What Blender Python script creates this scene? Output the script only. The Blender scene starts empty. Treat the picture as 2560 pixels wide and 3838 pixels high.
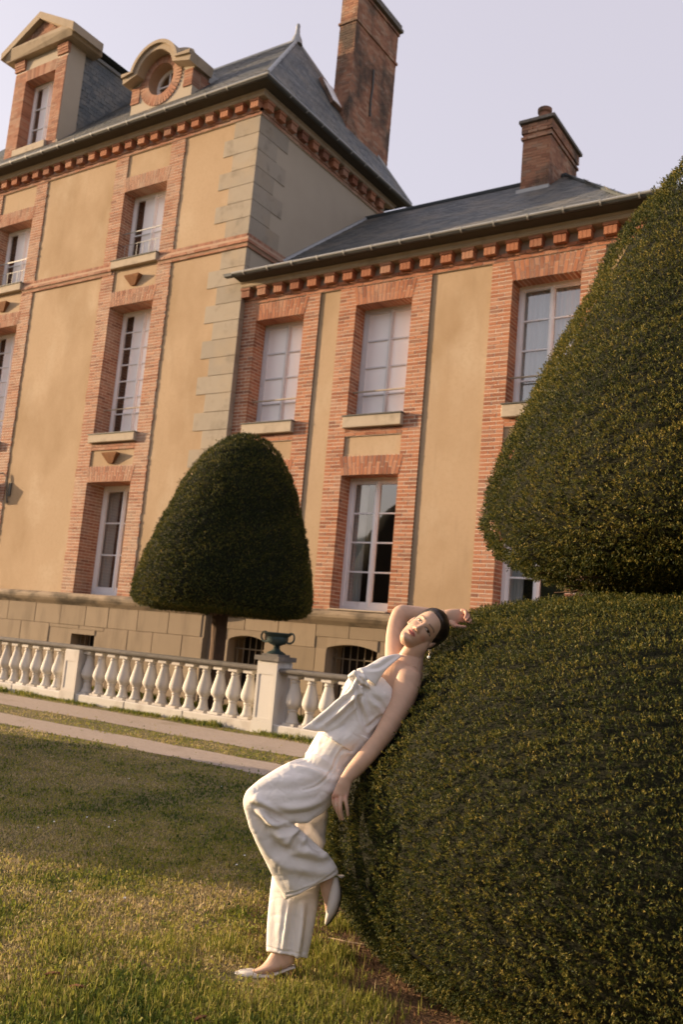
import bpy, bmesh, math, random
import numpy as np
from mathutils import Vector, Matrix
from mathutils.bvhtree import BVHTree

random.seed(7)
RNG = np.random.default_rng(7)
S = bpy.context.scene
COL = S.collection

# ------------------------------------------------------------------ camera
# measured from the photograph's vanishing points (pixels of the 2560 x 3838 photograph)
YAW, PITCH, ROLL, FPX, CAMZ = -0.591023815, 0.142895551, 0.0885182703, 3397.6, 1.4

def _cam_axes():
    ca, sa, cb, sb, cc, sc = (math.cos(YAW), math.sin(YAW), math.cos(PITCH), math.sin(PITCH), math.cos(ROLL), math.sin(ROLL))
    fwd = np.array([sa * cb, ca * cb, sb]); right = np.array([ca, -sa, 0.0]); up = np.cross(right, fwd)
    return np.array([right * cc + up * sc, -right * sc + up * cc, fwd])
CAMR = _cam_axes()
CAMP = np.array([0.0, 0.0, CAMZ])
FH = np.array([math.sin(YAW), math.cos(YAW), 0.0])      # horizontal forward
RH = np.array([math.cos(YAW), -math.sin(YAW), 0.0])     # horizontal right

def ray(u, v):
    return CAMR.T @ np.array([(u - 1280) / FPX, -(v - 1919) / FPX, 1.0])
def at_d(u, v, d):            # point on a photo ray at horizontal depth d
    r = ray(u, v); return CAMP + r * (d / (r @ FH))
def at_z(u, v, z):
    r = ray(u, v); return CAMP + r * ((z - CAMZ) / r[2])
def at_x(u, v, x):
    r = ray(u, v); return CAMP + r * (x / r[0])
def proj(P):
    q = (np.atleast_2d(P) - CAMP) @ CAMR.T
    return np.stack([1280 + FPX * q[:, 0] / q[:, 2], 1919 - FPX * q[:, 1] / q[:, 2], q[:, 2]], 1)
def RD(r, d, z=0.0):          # lateral / depth from the camera -> world
    return RH * r + FH * d + np.array([0, 0, z])

cam_d = bpy.data.cameras.new('camera'); cam = bpy.data.objects.new('camera', cam_d); COL.objects.link(cam)
cam_d.sensor_fit = 'HORIZONTAL'; cam_d.sensor_width = 36.0; cam_d.lens = 36.0 * FPX / 2560
cam_d.clip_start = 0.05; cam_d.clip_end = 3000
mw = Matrix.Identity(4)
for i in range(3):
    mw[i][0] = CAMR[0][i]; mw[i][1] = CAMR[1][i]; mw[i][2] = -CAMR[2][i]; mw[i][3] = CAMP[i]
cam.matrix_world = mw
cam_d.dof.use_dof = True; cam_d.dof.focus_distance = 4.15; cam_d.dof.aperture_fstop = 5.6
S.camera = cam

# ------------------------------------------------------------------ light
SUN_AZ, SUN_EL = math.radians(73.0), math.radians(10.0)     # azimuth to the left of the facade's normal
SDIR = np.array([-math.sin(SUN_AZ) * math.cos(SUN_EL), -math.cos(SUN_AZ) * math.cos(SUN_EL), math.sin(SUN_EL)])
wd = bpy.data.worlds.new('World'); S.world = wd; wd.use_nodes = True
nt = wd.node_tree; nt.nodes.clear()
sky = nt.nodes.new('ShaderNodeTexSky'); sky.sky_type = 'NISHITA'; sky.sun_disc = False
sky.sun_elevation = SUN_EL; sky.sun_rotation = math.atan2(SDIR[0], SDIR[1])
sky.air_density = 1.0; sky.dust_density = 6.0; sky.ozone_density = 1.5
veil = nt.nodes.new('ShaderNodeMix'); veil.data_type = 'RGBA'; veil.inputs[0].default_value = 0.36
veil.inputs[7].default_value = (7.0, 6.1, 6.5, 1)            # thin even high cloud, pale mauve
bg = nt.nodes.new('ShaderNodeBackground'); bg.inputs[1].default_value = 0.118
wo = nt.nodes.new('ShaderNodeOutputWorld')
nt.links.new(sky.outputs[0], veil.inputs[6]); nt.links.new(veil.outputs[2], bg.inputs[0]); nt.links.new(bg.outputs[0], wo.inputs[0])
sl = bpy.data.lights.new('sun', 'SUN'); sl.energy = 4.7; sl.color = (1.0, 0.73, 0.46); sl.angle = math.radians(0.8)
so = bpy.data.objects.new('sun', sl); COL.objects.link(so)
so.rotation_euler = Vector(SDIR).to_track_quat('Z', 'Y').to_euler(); so.location = (-20, -20, 20)
vs = S.view_settings
vs.view_transform = 'Standard'; vs.look = 'None'; vs.gamma = 1.0; vs.use_curve_mapping = False; vs.exposure = 0.97
S.cycles.use_denoising = True
S.cycles.max_bounces = 6; S.cycles.transparent_max_bounces = 12
S.cycles.caustics_reflective = False; S.cycles.caustics_refractive = False

# ------------------------------------------------------------------ objects
WLOC = {}
def link(o, parent=None):
    COL.objects.link(o)
    if parent is not None:
        o.parent = parent
        o.matrix_parent_inverse = Matrix.Translation(-WLOC.get(parent.name, Vector((0, 0, 0))))
    return o
def tag(o, label=None, cat=None, group=None, kind=None):
    if label: o['label'] = label
    if cat: o['category'] = cat
    if group: o['group'] = group
    if kind: o['kind'] = kind
    return o
def thing(name, loc, label, cat, group=None):
    o = bpy.data.objects.new(name, None); o.location = loc; link(o); o.empty_display_size = 0.1
    WLOC[o.name] = Vector(loc)
    return tag(o, label, cat, group)
def mesh_np(name, V, F, mat=None, parent=None, smooth=False, tint=None):
    """V (n,3), F list of (m,k) int arrays"""
    me = bpy.data.meshes.new(name)
    if not isinstance(F, (list, tuple)): F = [F]
    F = [np.asarray(f, dtype=np.int64) for f in F if len(f)]
    me.vertices.add(len(V)); me.vertices.foreach_set('co', np.asarray(V, dtype=np.float32).ravel())
    nl = sum(f.size for f in F); npoly = sum(len(f) for f in F)
    me.loops.add(nl); me.polygons.add(npoly)
    me.loops.foreach_set('vertex_index', np.concatenate([f.ravel() for f in F]).astype(np.int32))
    tot = np.concatenate([np.full(len(f), f.shape[1]) for f in F]); st = np.concatenate([[0], np.cumsum(tot)[:-1]])
    me.polygons.foreach_set('loop_start', st.astype(np.int32))
    me.update(calc_edges=True)
    me.polygons.foreach_set('use_smooth', np.full(npoly, bool(smooth)))
    if tint is not None:
        at = me.attributes.new('tint', 'FLOAT', 'POINT'); at.data.foreach_set('value', np.asarray(tint, dtype=np.float32))
    if mat: me.materials.append(mat)
    o = bpy.data.objects.new(name, me); link(o, parent)
    return o
class MB:
    """collects polygons; build() links them as one mesh object"""
    def __init__(s): s.v = []; s.f = []
    def poly(s, pts):
        n = len(s.v); s.v += [tuple(map(float, p)) for p in pts]; s.f.append(tuple(range(n, n + len(pts)))); return s
    def box(s, x0, x1, y0, y1, z0, z1):
        n = len(s.v)
        s.v += [(x0, y0, z0), (x1, y0, z0), (x1, y1, z0), (x0, y1, z0), (x0, y0, z1), (x1, y0, z1), (x1, y1, z1), (x0, y1, z1)]
        s.f += [tuple(n + i for i in q) for q in ((0, 1, 5, 4), (1, 2, 6, 5), (2, 3, 7, 6), (3, 0, 4, 7), (4, 5, 6, 7), (3, 2, 1, 0))]
        return s
    def cham(s, x0, x1, y0, y1, z0, z1, c=0.012):
        """box with its front (-y) edges chamfered"""
        n = len(s.v)
        s.v += [(x0, y1, z0), (x1, y1, z0), (x1, y1, z1), (x0, y1, z1), (x0, y0 + c, z0), (x1, y0 + c, z0), (x1, y0 + c, z1), (x0, y0 + c, z1),
                (x0 + c, y0, z0 + c), (x1 - c, y0, z0 + c), (x1 - c, y0, z1 - c), (x0 + c, y0, z1 - c)]
        q = [(8, 9, 10, 11)]
        for i in range(4):
            j = (i + 1) % 4
            q += [(i, j, 4 + j, 4 + i), (4 + i, 4 + j, 8 + j, 8 + i)]
        s.f += [tuple(n + i for i in t) for t in q]; return s
    def extrude(s, pts, d):
        """closed polygon pts swept by vector d, with caps"""
        d = np.asarray(d, float); P = [np.asarray(p, float) for p in pts]; n = len(s.v); m = len(P)
        s.v += [tuple(p) for p in P] + [tuple(p + d) for p in P]
        s.f.append(tuple(range(n + m - 1, n - 1, -1))); s.f.append(tuple(range(n + m, n + 2 * m)))
        for i in range(m):
            j = (i + 1) % m; s.f.append((n + i, n + j, n + m + j, n + m + i))
        return s
    def lathe(s, prof, c, seg=20, sq=0.0):
        """profile of (radius, z) turned about the vertical through c"""
        n = len(s.v); m = len(prof)
        for k in range(seg):
            a = 2 * math.pi * k / seg
            for r, z in prof: s.v.append((c[0] + r * math.cos(a), c[1] + r * math.sin(a), c[2] + z))
        for k in range(seg):
            k2 = (k + 1) % seg
            for i in range(m - 1): s.f.append((n + k * m + i, n + k2 * m + i, n + k2 * m + i + 1, n + k * m + i + 1))
        s.f.append(tuple(n + k * m for k in range(seg - 1, -1, -1))); s.f.append(tuple(n + k * m + m - 1 for k in range(seg)))
        return s
    def tube(s, pts, r, seg=8, cap=True):
        P = [np.asarray(p, float) for p in pts]; n = len(s.v); R = r if hasattr(r, '__len__') else [r] * len(P)
        up = np.array([0.123, 0.31, 0.94])
        for i, p in enumerate(P):
            t = P[min(i + 1, len(P) - 1)] - P[max(i - 1, 0)]; t /= np.linalg.norm(t) + 1e-9
            a = np.cross(t, up); a /= np.linalg.norm(a) + 1e-9; b = np.cross(t, a)
            for k in range(seg):
                w = 2 * math.pi * k / seg; s.v.append(tuple(p + (a * math.cos(w) + b * math.sin(w)) * R[i]))
        for i in range(len(P) - 1):
            for k in range(seg):
                k2 = (k + 1) % seg; s.f.append((n + i * seg + k, n + i * seg + k2, n + (i + 1) * seg + k2, n + (i + 1) * seg + k))
        if cap:
            s.f.append(tuple(n + k for k in range(seg - 1, -1, -1))); m = n + (len(P) - 1) * seg; s.f.append(tuple(m + k for k in range(seg)))
        return s
    def build(s, name, mat, parent=None, smooth=False, auto=None):
        me = bpy.data.meshes.new(name); me.from_pydata(s.v, [], s.f)
        if mat: me.materials.append(mat)
        if smooth or auto: me.polygons.foreach_set('use_smooth', [True] * len(me.polygons))
        if auto: me.set_sharp_from_angle(angle=math.radians(auto))
        me.update(); o = bpy.data.objects.new(name, me); link(o, parent); return o

# ------------------------------------------------------------------ materials
def _n(nt, t, **kw):
    n = nt.nodes.new(t)
    for k, v in kw.items(): setattr(n, k, v)
    return n
def _ramp(nt, cols, fac, interp='LINEAR'):
    r = nt.nodes.new('ShaderNodeValToRGB'); e = r.color_ramp.elements; r.color_ramp.interpolation = interp
    while len(e) < len(cols): e.new(0.5)
    for i, c in enumerate(cols):
        if len(c) == 2: p, c = c
        else: p = i / max(1, len(cols) - 1)
        e[i].position = p; e[i].color = (*c, 1)
    nt.links.new(fac, r.inputs[0]); return r.outputs[0]
def _noise(nt, pos, scale, detail=5, stretch=None, rough=0.55):
    if stretch:
        m = _n(nt, 'ShaderNodeMapping'); m.inputs['Scale'].default_value = stretch; nt.links.new(pos, m.inputs[0]); pos = m.outputs[0]
    n = _n(nt, 'ShaderNodeTexNoise'); n.inputs['Scale'].default_value = scale; n.inputs['Detail'].default_value = detail; n.inputs['Roughness'].default_value = rough
    nt.links.new(pos, n.inputs['Vector']); return n.outputs[0]
def _mix(nt, a, b, fac, mode='MIX'):
    m = _n(nt, 'ShaderNodeMix', data_type='RGBA', blend_type=mode)
    for sock, val in ((m.inputs[0], fac), (m.inputs[6], a), (m.inputs[7], b)):
        if hasattr(val, 'links') or hasattr(val, 'is_linked'): nt.links.new(val, sock)
        elif isinstance(val, (int, float)): sock.default_value = val
        else: sock.default_value = (*val, 1)
    return m.outputs[2]
def _math(nt, op, a, b=0.0):
    m = _n(nt, 'ShaderNodeMath', operation=op)
    for s_, val in ((m.inputs[0], a), (m.inputs[1], b)):
        if hasattr(val, 'is_linked'): nt.links.new(val, s_)
        else: s_.default_value = val
    return m.outputs[0]
def piece_random(nt):
    at = _n(nt, 'ShaderNodeAttribute', attribute_name='tint'); oi = _n(nt, 'ShaderNodeObjectInfo')
    return _math(nt, 'FRACT', _math(nt, 'ADD', at.outputs['Fac'], oi.outputs['Random']))
def material(name, cols, scale=3.0, rough=0.85, bump=0.25, bscale=60.0, pieces=None, stains=(), spec=0.25, stretch=None, metal=0.0, pmix=0.7, bstretch=None, sss=0.0):
    """noise between cols; pieces: colours picked at random for each brick/slate/stone; stains: (colour, scale, stretch, lo, hi, amount)"""
    m = bpy.data.materials.new(name); m.use_nodes = True; nt = m.node_tree; b = nt.nodes['Principled BSDF']
    pos = _n(nt, 'ShaderNodeNewGeometry').outputs['Position']
    c = _ramp(nt, cols, _noise(nt, pos, scale, 6, stretch))
    if pieces:
        c = _mix(nt, c, _ramp(nt, pieces, piece_random(nt)), pmix)
    for (sc, ss, st, lo, hi, am) in stains:
        f = _noise(nt, pos, ss, 6, st); mr = _n(nt, 'ShaderNodeMapRange'); mr.inputs[1].default_value = lo; mr.inputs[2].default_value = hi; mr.inputs[4].default_value = am
        nt.links.new(f, mr.inputs[0]); c = _mix(nt, c, sc, mr.outputs[0])
    nt.links.new(c, b.inputs['Base Color'])
    b.inputs['Roughness'].default_value = rough; b.inputs['Specular IOR Level'].default_value = spec; b.inputs['Metallic'].default_value = metal
    if sss: b.inputs['Subsurface Weight'].default_value = sss; b.inputs['Subsurface Radius'].default_value = (0.02, 0.008, 0.004); b.inputs['Subsurface Scale'].default_value = 0.5
    if bump:
        bp = _n(nt, 'ShaderNodeBump'); bp.inputs['Strength'].default_value = bump; bp.inputs['Distance'].default_value = 0.02
        nt.links.new(_noise(nt, pos, bscale, 4, bstretch), bp.inputs['Height']); nt.links.new(bp.outputs[0], b.inputs['Normal'])
    return m
M = {}
M['stucco'] = material('ochre_stucco', [(.39, .275, .170), (.44, .318, .205), (.49, .362, .240)], 0.55, .92, .22, 90,
    stains=[((.29, .19, .10), 0.75, (1, 1, .6), .48, .70, .65), ((.54, .43, .31), 1.1, (1, 1, .6), .54, .74, .5), ((.26, .18, .11), 2.6, (2.6, 1, .3), .60, .82, .35), ((.38, .275, .165), 14, None, .48, .72, .45), ((.56, .44, .30), 45, None, .55, .75, .35)])
M['stucco_pale'] = material('pale_stucco', [(.41, .345, .265), (.47, .40, .31)], 2.0, .92, .2, 90)
M['brick'] = material('orange_brick', [(.34, .15, .085), (.41, .20, .115)], 9, .9, .35, 140,
    pieces=[(0, (.23, .09, .055)), (.2, (.35, .14, .078)), (.45, (.42, .178, .098)), (.7, (.46, .213, .125)), (.88, (.41, .225, .152)), (1, (.20, .088, .06))], pmix=.8,
    stains=[((.46, .34, .26), 1.6, None, .52, .76, .45)])
M['brick_house'] = material('faded_brick', [(.37, .19, .12), (.43, .24, .155)], 9, .92, .35, 140,
    pieces=[(0, (.24, .105, .068)), (.2, (.34, .155, .098)), (.45, (.40, .195, .125)), (.7, (.44, .235, .155)), (.88, (.40, .25, .18)), (1, (.21, .10, .07))], pmix=.75,
    stains=[((.47, .36, .27), 1.4, None, .48, .72, .6)])
M['brick_old'] = material('weathered_brick', [(.34, .175, .11), (.42, .235, .15)], 6, .92, .35, 120,
    pieces=[(0, (.24, .11, .07)), (.3, (.35, .17, .105)), (.6, (.42, .22, .135)), (.85, (.44, .30, .21)), (1, (.20, .12, .085))], pmix=.75,
    stains=[((.07, .062, .052), 1.3, (1, 1, .6), .45, .62, .85), ((.55, .45, .37), 5, None, .62, .75, .5)])
M['mortar'] = material('mortar', [(.62, .52, .41), (.72, .62, .50)], 12, .95, .3, 150)
M['mortar_old'] = material('old_mortar', [(.34, .22, .15), (.46, .32, .22)], 8, .95, .3, 150)
M['quoin'] = material('grey_stone', [(.28, .245, .20), (.34, .30, .245), (.39, .345, .285)], 5, .92, .4, 50, pieces=[(0, (.30, .255, .20)), (.5, (.37, .315, .245)), (1, (.43, .36, .275))], pmix=.45, stains=[((.42, .32, .21), 1.2, None, .48, .72, .55), ((.15, .13, .10), 3.5, None, .55, .75, .5)])
M['plinth'] = material('plinth_stone', [(.27, .21, .145), (.34, .27, .19)], 4, .92, .35, 60, pieces=[(0, (.22, .17, .115)), (.5, (.28, .215, .15)), (1, (.34, .265, .185))], pmix=.5,
    stains=[((.17, .13, .09), 2.2, (1.5, 1, .35), .52, .74, .65)])
M['moulding'] = material('moulding_stone', [(.29, .225, .155), (.37, .29, .205)], 5, .92, .3, 60, stains=[((.075, .062, .045), 1.6, (1, 1, 2.0), .42, .60, .85)])
M['sill'] = material('sill_stone', [(.42, .35, .265), (.49, .415, .32)], 6, .9, .2, 80, stains=[((.22, .18, .13), 4, None, .52, .75, .5)])
M['slate'] = material('roof_slate', [(.085, .095, .10), (.13, .14, .145)], 5, .55, .25, 60, spec=.45,
    pieces=[(0, (.055, .068, .075)), (.35, (.09, .10, .105)), (.7, (.14, .145, .14)), (1, (.20, .19, .17))], pmix=.65,
    stains=[((.24, .21, .165), 1.3, None, .46, .70, .6)])
M['slate_base'] = material('slate_underlay', [(.05, .06, .065), (.07, .08, .085)], 5, .7, .2, 60)
M['zinc'] = material('zinc', [(.30, .31, .31), (.42, .42, .41)], 6, .5, .1, 40, metal=.35, spec=.5)
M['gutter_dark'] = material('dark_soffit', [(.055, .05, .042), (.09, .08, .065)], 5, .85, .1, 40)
M['gutter'] = material('dark_zinc', [(.05, .056, .058), (.085, .09, .09)], 5, .55, .1, 40, spec=.4)
M['cornice'] = material('cornice_stone', [(.34, .27, .19), (.42, .34, .25)], 6, .9, .2, 60, stains=[((.20, .16, .11), 2.5, (1, 1, .6), .52, .75, .6)])
M['white'] = material('white_paint', [(.84, .85, .87), (.89, .90, .92)], 8, .55, .1, 60, spec=.4, stains=[((.50, .47, .44), 5, (1, 1, .4), .62, .8, .5)])
M['all_white'] = material('white_blind', [(.89, .86, .85), (.92, .89, .88)], 2, .8, .05, 40)
M['white_shaded'] = material('shade_grey_white', [(.60, .61, .64), (.68, .69, .72)], 8, .6, .1, 60, spec=.35, stains=[((.36, .33, .30), 5, (1, 1, .4), .60, .8, .6)])  # greyer copy of the white: shading of frames and bars put into the colour
M['sky_pane'] = material('painted_sky_pane', [(.90, .87, .865), (.93, .90, .895)], 2, .28, 0, 40, spec=.6)  # opaque pane: bright sky reflection put into its colour
M['curtain'] = material('grey_curtain', [(.42, .44, .43), (.52, .54, .52)], 3, .9, .1, 60)
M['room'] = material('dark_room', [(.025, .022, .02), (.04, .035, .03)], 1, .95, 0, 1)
M['iron'] = material('old_iron', [(.07, .07, .065), (.12, .115, .105)], 10, .6, .2, 120, metal=.2)
M['grille'] = material('rusty_grille', [(.20, .16, .11), (.28, .23, .17)], 10, .7, .2, 120)
M['terracotta'] = material('rusty_boss', [(.16, .075, .035), (.30, .13, .05)], 14, .9, .5, 60)
M['balustrade'] = material('white_stone', [(.56, .53, .485), (.66, .63, .575)], 5, .85, .2, 60, pieces=[(0, (.50, .46, .41)), (.4, (.60, .57, .52)), (.8, (.66, .63, .58)), (1, (.56, .48, .42))], pmix=.5,
    stains=[((.30, .25, .20), 3.0, (1, 1, .5), .55, .78, .6), ((.46, .34, .27), 1.7, None, .6, .8, .4)])
M['rail'] = material('lichen_stone', [(.12, .11, .097), (.22, .20, .175)], 9, .92, .4, 60, stains=[((.09, .085, .075), 7, None, .52, .7, .6), ((.38, .345, .295), 3, None, .6, .78, .5)])
M['bronze'] = material('green_bronze', [(.028, .05, .05), (.055, .085, .08)], 14, .5, .2, 80, metal=.4, spec=.4)
def glass_mat():
    m = bpy.data.materials.new('window_glass'); m.use_nodes = True; nt = m.node_tree; nt.nodes.clear()
    o = _n(nt, 'ShaderNodeOutputMaterial'); mx = _n(nt, 'ShaderNodeMixShader'); lw = _n(nt, 'ShaderNodeLayerWeight'); lw.inputs[0].default_value = .5; fr = _n(nt, 'ShaderNodeMath', operation='MULTIPLY_ADD'); fr.inputs[1].default_value = .72; fr.inputs[2].default_value = .27; nt.links.new(_math(nt, 'POWER', lw.outputs['Facing'], 4.0), fr.inputs[0])
    t = _n(nt, 'ShaderNodeBsdfTransparent'); t.inputs[0].default_value = (.97, .98, .98, 1); g = _n(nt, 'ShaderNodeBsdfGlossy'); g.inputs['Roughness'].default_value = .03
    nt.links.new(fr.outputs[0], mx.inputs[0]); nt.links.new(t.outputs[0], mx.inputs[1]); nt.links.new(g.outputs[0], mx.inputs[2]); nt.links.new(mx.outputs[0], o.inputs[0]); return m
M['glass'] = glass_mat()

# ------------------------------------------------------------------ pieces (bricks, slates, stones)
UNIT = {}
_UV = np.array([(-.5, -.5, -.5), (.5, -.5, -.5), (.5, .5, -.5), (-.5, .5, -.5), (-.5, -.5, .5), (.5, -.5, .5), (.5, .5, .5), (-.5, .5, .5)])
_UF = np.array([(0, 1, 5, 4), (1, 2, 6, 5), (2, 3, 7, 6), (3, 0, 4, 7), (4, 5, 6, 7), (3, 2, 1, 0)])
HIDERS = [np.array(p) for p in (
    [(2560, 640), (2300, 990), (2000, 1560), (1820, 1950), (1860, 2080), (2100, 2230), (1830, 2260), (1560, 2600), (1220, 3080), (1400, 3560), (1700, 3838), (2560, 3838)],
    [(930, 1605), (780, 1680), (650, 1815), (540, 2020), (495, 2270), (1150, 2330), (1165, 2270), (1150, 2040), (1110, 1830), (1040, 1690)])]
def hidden(u, v):
    for P in HIDERS:
        x, y = P[:, 0], P[:, 1]; x2, y2 = np.roll(x, 1), np.roll(y, 1)
        c = ((y > v) != (y2 > v)) & (u < (x2 - x) * (v - y) / (y2 - y + 1e-9) + x)
        if c.sum() % 2: return True
    return False
class Pieces:
    """alike pieces: the 300 that show largest are objects of their own, the rest one part"""
    def __init__(s, parent, name, mat, rest_name, limit=300, vis_dir=None): s.p = parent; s.n = name; s.m = mat; s.r = rest_name; s.k = limit; s.L = []
    def add(s, c, size, R=None, weight=1.0): s.L.append((np.asarray(c, float), np.asarray(size, float), np.eye(3) if R is None else np.asarray(R, float), weight))
    def box(s, x0, x1, y0, y1, z0, z1, weight=1.0): s.add(((x0 + x1) / 2, (y0 + y1) / 2, (z0 + z1) / 2), (x1 - x0, y1 - y0, z1 - z0), None, weight)
    def flush(s):
        if not s.L: return
        C = np.array([l[0] for l in s.L]); Z = np.array([l[1] for l in s.L]); q = proj(C)
        sc = np.sort(Z, 1)[:, 1] * np.sort(Z, 1)[:, 2] / q[:, 2] ** 2 * np.array([l[3] for l in s.L])
        for i in range(len(C)):
            u, v = q[i, 0], q[i, 1]
            if not (0 < u < 2560 and 0 < v < 3838) or hidden(u, v): sc[i] = 0
        order = np.argsort(-sc); top = [i for i in order[:s.k] if sc[i] > 0]
        me = UNIT.get((s.n, s.m.name))
        if me is None:
            me = bpy.data.meshes.new(s.n); me.from_pydata(_UV.tolist(), [], _UF.tolist()); me.materials.append(s.m); UNIT[(s.n, s.m.name)] = me
        pl = WLOC.get(s.p.name, Vector((0, 0, 0)))
        for i in top:
            o = bpy.data.objects.new(s.n, me); c, z, R, _ = s.L[i]
            A = np.eye(4); A[:3, :3] = R * z[None, :]; A[:3, 3] = c
            COL.objects.link(o); o.parent = s.p; o.matrix_parent_inverse = Matrix.Translation(-pl); o.matrix_basis = Matrix(A.tolist())
        ts = set(top); rest = [i for i in range(len(s.L)) if i not in ts]
        if rest:
            V = np.concatenate([(_UV * s.L[i][1]) @ s.L[i][2].T + s.L[i][0] for i in rest])
            F = (_UF[None] + 8 * np.arange(len(rest))[:, None, None]).reshape(-1, 4)
            o = mesh_np(s.r, V, F, s.m, s.p, tint=np.repeat(RNG.random(len(rest)), 8)); o['kind'] = 'stuff'
# ------------------------------------------------------------------ the manor: main house and lower wing
YW, YM, XC, XE = 14.0, 13.85, -12.316, -3.9       # wing face, main face, corner between them, right end of the wing
COURSE = 0.0722

house = thing('manor_house', (-17.5, YM, 0), 'tall ochre manor block with dormers, stone corner quoins and a steep slate roof', 'house')
wing = thing('manor_wing', (-8.1, YW, 0), 'lower two-storey wing of ochre stucco and orange brick beside the tall block', 'house')

def wall_sheet(name, x0, x1, z0, z1, y, openings, mat, parent):
    xs = sorted({x0, x1, *[o[0] for o in openings], *[o[1] for o in openings]}); zs = sorted({z0, z1, *[o[2] for o in openings], *[o[3] for o in openings]})
    xs = [x for x in xs if x0 <= x <= x1]; zs = [z for z in zs if z0 <= z <= z1]
    m = MB()
    for a, b in zip(xs, xs[1:]):
        for c, d in zip(zs, zs[1:]):
            mx, mz = (a + b) / 2, (c + d) / 2
            if any(o[0] < mx < o[1] and o[2] < mz < o[3] for o in openings): continue
            m.poly([(a, y, c), (b, y, c), (b, y, d), (a, y, d)])
    return m.build(name, mat, parent)

def window(parent, a, b, zb, zt, y, rows, cols=1, back='room', casing=.055, stile=.05, bar=.028, low=None, label=None):
    """two-leaf casement: frame, glazing bars, panes; the room or curtain behind"""
    w = MB(); y1 = y + .07
    w.box(a, a + casing, y, y1, zb, zt).box(b - casing, b, y, y1, zb, zt).box(a + casing, b - casing, y, y1, zt - casing, zt).box(a + casing, b - casing, y, y1, zb, zb + casing * 1.25)
    mid = (a + b) / 2; A, B_, Z0, Z1 = a + casing, b - casing, zb + casing * 1.25, zt - casing
    panes, bars = [], []
    for (l, r) in ((A, mid), (mid, B_)):
        yy = y + .014
        w.box(l, l + stile, yy, y1 - .01, Z0, Z1).box(r - stile, r, yy, y1 - .01, Z0, Z1).box(l + stile, r - stile, yy, y1 - .01, Z1 - stile, Z1).box(l + stile, r - stile, yy, y1 - .01, Z0, Z0 + stile * 1.5)
        pl, pr, pb, pt = l + stile, r - stile, Z0 + stile * 1.5, Z1 - stile
        hs = np.linspace(pb, pt, rows + 1) if low is None else np.concatenate([[pb], np.linspace(pb + (pt - pb) * low, pt, rows)])
        ws = np.linspace(pl, pr, cols + 1)
        for i in range(1, rows): bars.append((pl, pr, yy + .006, y1 - .016, hs[i] - bar / 2, hs[i] + bar / 2))
        for j in range(1, cols):
            for i in range(rows): bars.append((ws[j] - bar / 2, ws[j] + bar / 2, yy + .009, y1 - .018, hs[i] + (bar / 2 if i else 0), hs[i + 1] - (bar / 2 if i < rows - 1 else 0)))
        for i in range(rows):
            for j in range(cols):
                panes.append((ws[j], ws[j + 1], y + .045, hs[i], hs[i + 1]))
    w.box(mid - .022, mid + .022, y - .006, y + .012, Z0, Z1)
    wm = M['white_shaded'] if back == 'all_white' else M['white']
    f = w.build('window', wm, parent)
    if label: f['label'] = label
    for q in bars: MB().box(*q).build('glazing_bar', wm, f)
    cut = a - 1 if back == 'all_white' else a + (b - a) * .24 if back == 'part_white' else b + 1       # panes right of this are opaque white, a painted sky reflection
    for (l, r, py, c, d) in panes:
        for (p, q, mt) in ((l, min(r, cut), 'glass'), (max(l, cut), r, 'sky_pane')):
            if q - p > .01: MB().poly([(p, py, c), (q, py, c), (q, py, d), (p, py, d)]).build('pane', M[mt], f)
    m = MB(); yb = y + .72; e = .02
    m.poly([(a - e, yb, zb - e), (b + e, yb, zb - e), (b + e, yb, zt + e), (a - e, yb, zt + e)])
    for p, q in (((a - e, zb - e), (b + e, zb - e)), ((b + e, zb - e), (b + e, zt + e)), ((b + e, zt + e), (a - e, zt + e)), ((a - e, zt + e), (a - e, zb - e))):
        m.poly([(p[0], y + .072, p[1]), (q[0], y + .072, q[1]), (q[0], yb, q[1]), (p[0], yb, p[1])])
    m.build('room', M['room'], f)
    def drape(l, r, yy, mat, nm, amp=.012, n=40):
        V = []; 
        for i in range(n + 1):
            x = l + (r - l) * i / n; o = amp * math.sin(i * 1.35) + amp * .6 * math.sin(i * .53 + 1)
            V += [(x, yy + o, zb), (x, yy + o, zt)]
        F = [(2 * i, 2 * i + 2, 2 * i + 3, 2 * i + 1) for i in range(n)]
        mesh_np(nm, np.array(V), np.array(F), mat, f, smooth=True)
    if back == 'curtain': drape(a, b, y + .10, M['curtain'], 'curtain', .014, 60)
    elif back == 'drapes': drape(a, a + (b - a) * .26, y + .16, M['curtain'], 'curtain', .02, 24)
    return f

def jambs(parent, a, b, zb, zt, yf, depth):
    m = MB(); y1 = yf + depth; e = .006
    m.poly([(a - e, yf + .008, zb), (a - e, y1, zb), (a - e, y1, zt + e), (a - e, yf + .008, zt + e)])
    m.poly([(b + e, y1, zb), (b + e, yf + .008, zb), (b + e, yf + .008, zt + e), (b + e, y1, zt + e)])
    m.poly([(a - e, yf + .008, zt + e), (a - e, y1, zt + e), (b + e, y1, zt + e), (b + e, yf + .008, zt + e)])
    m.build('reveal', M['mortar'], parent)

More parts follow.
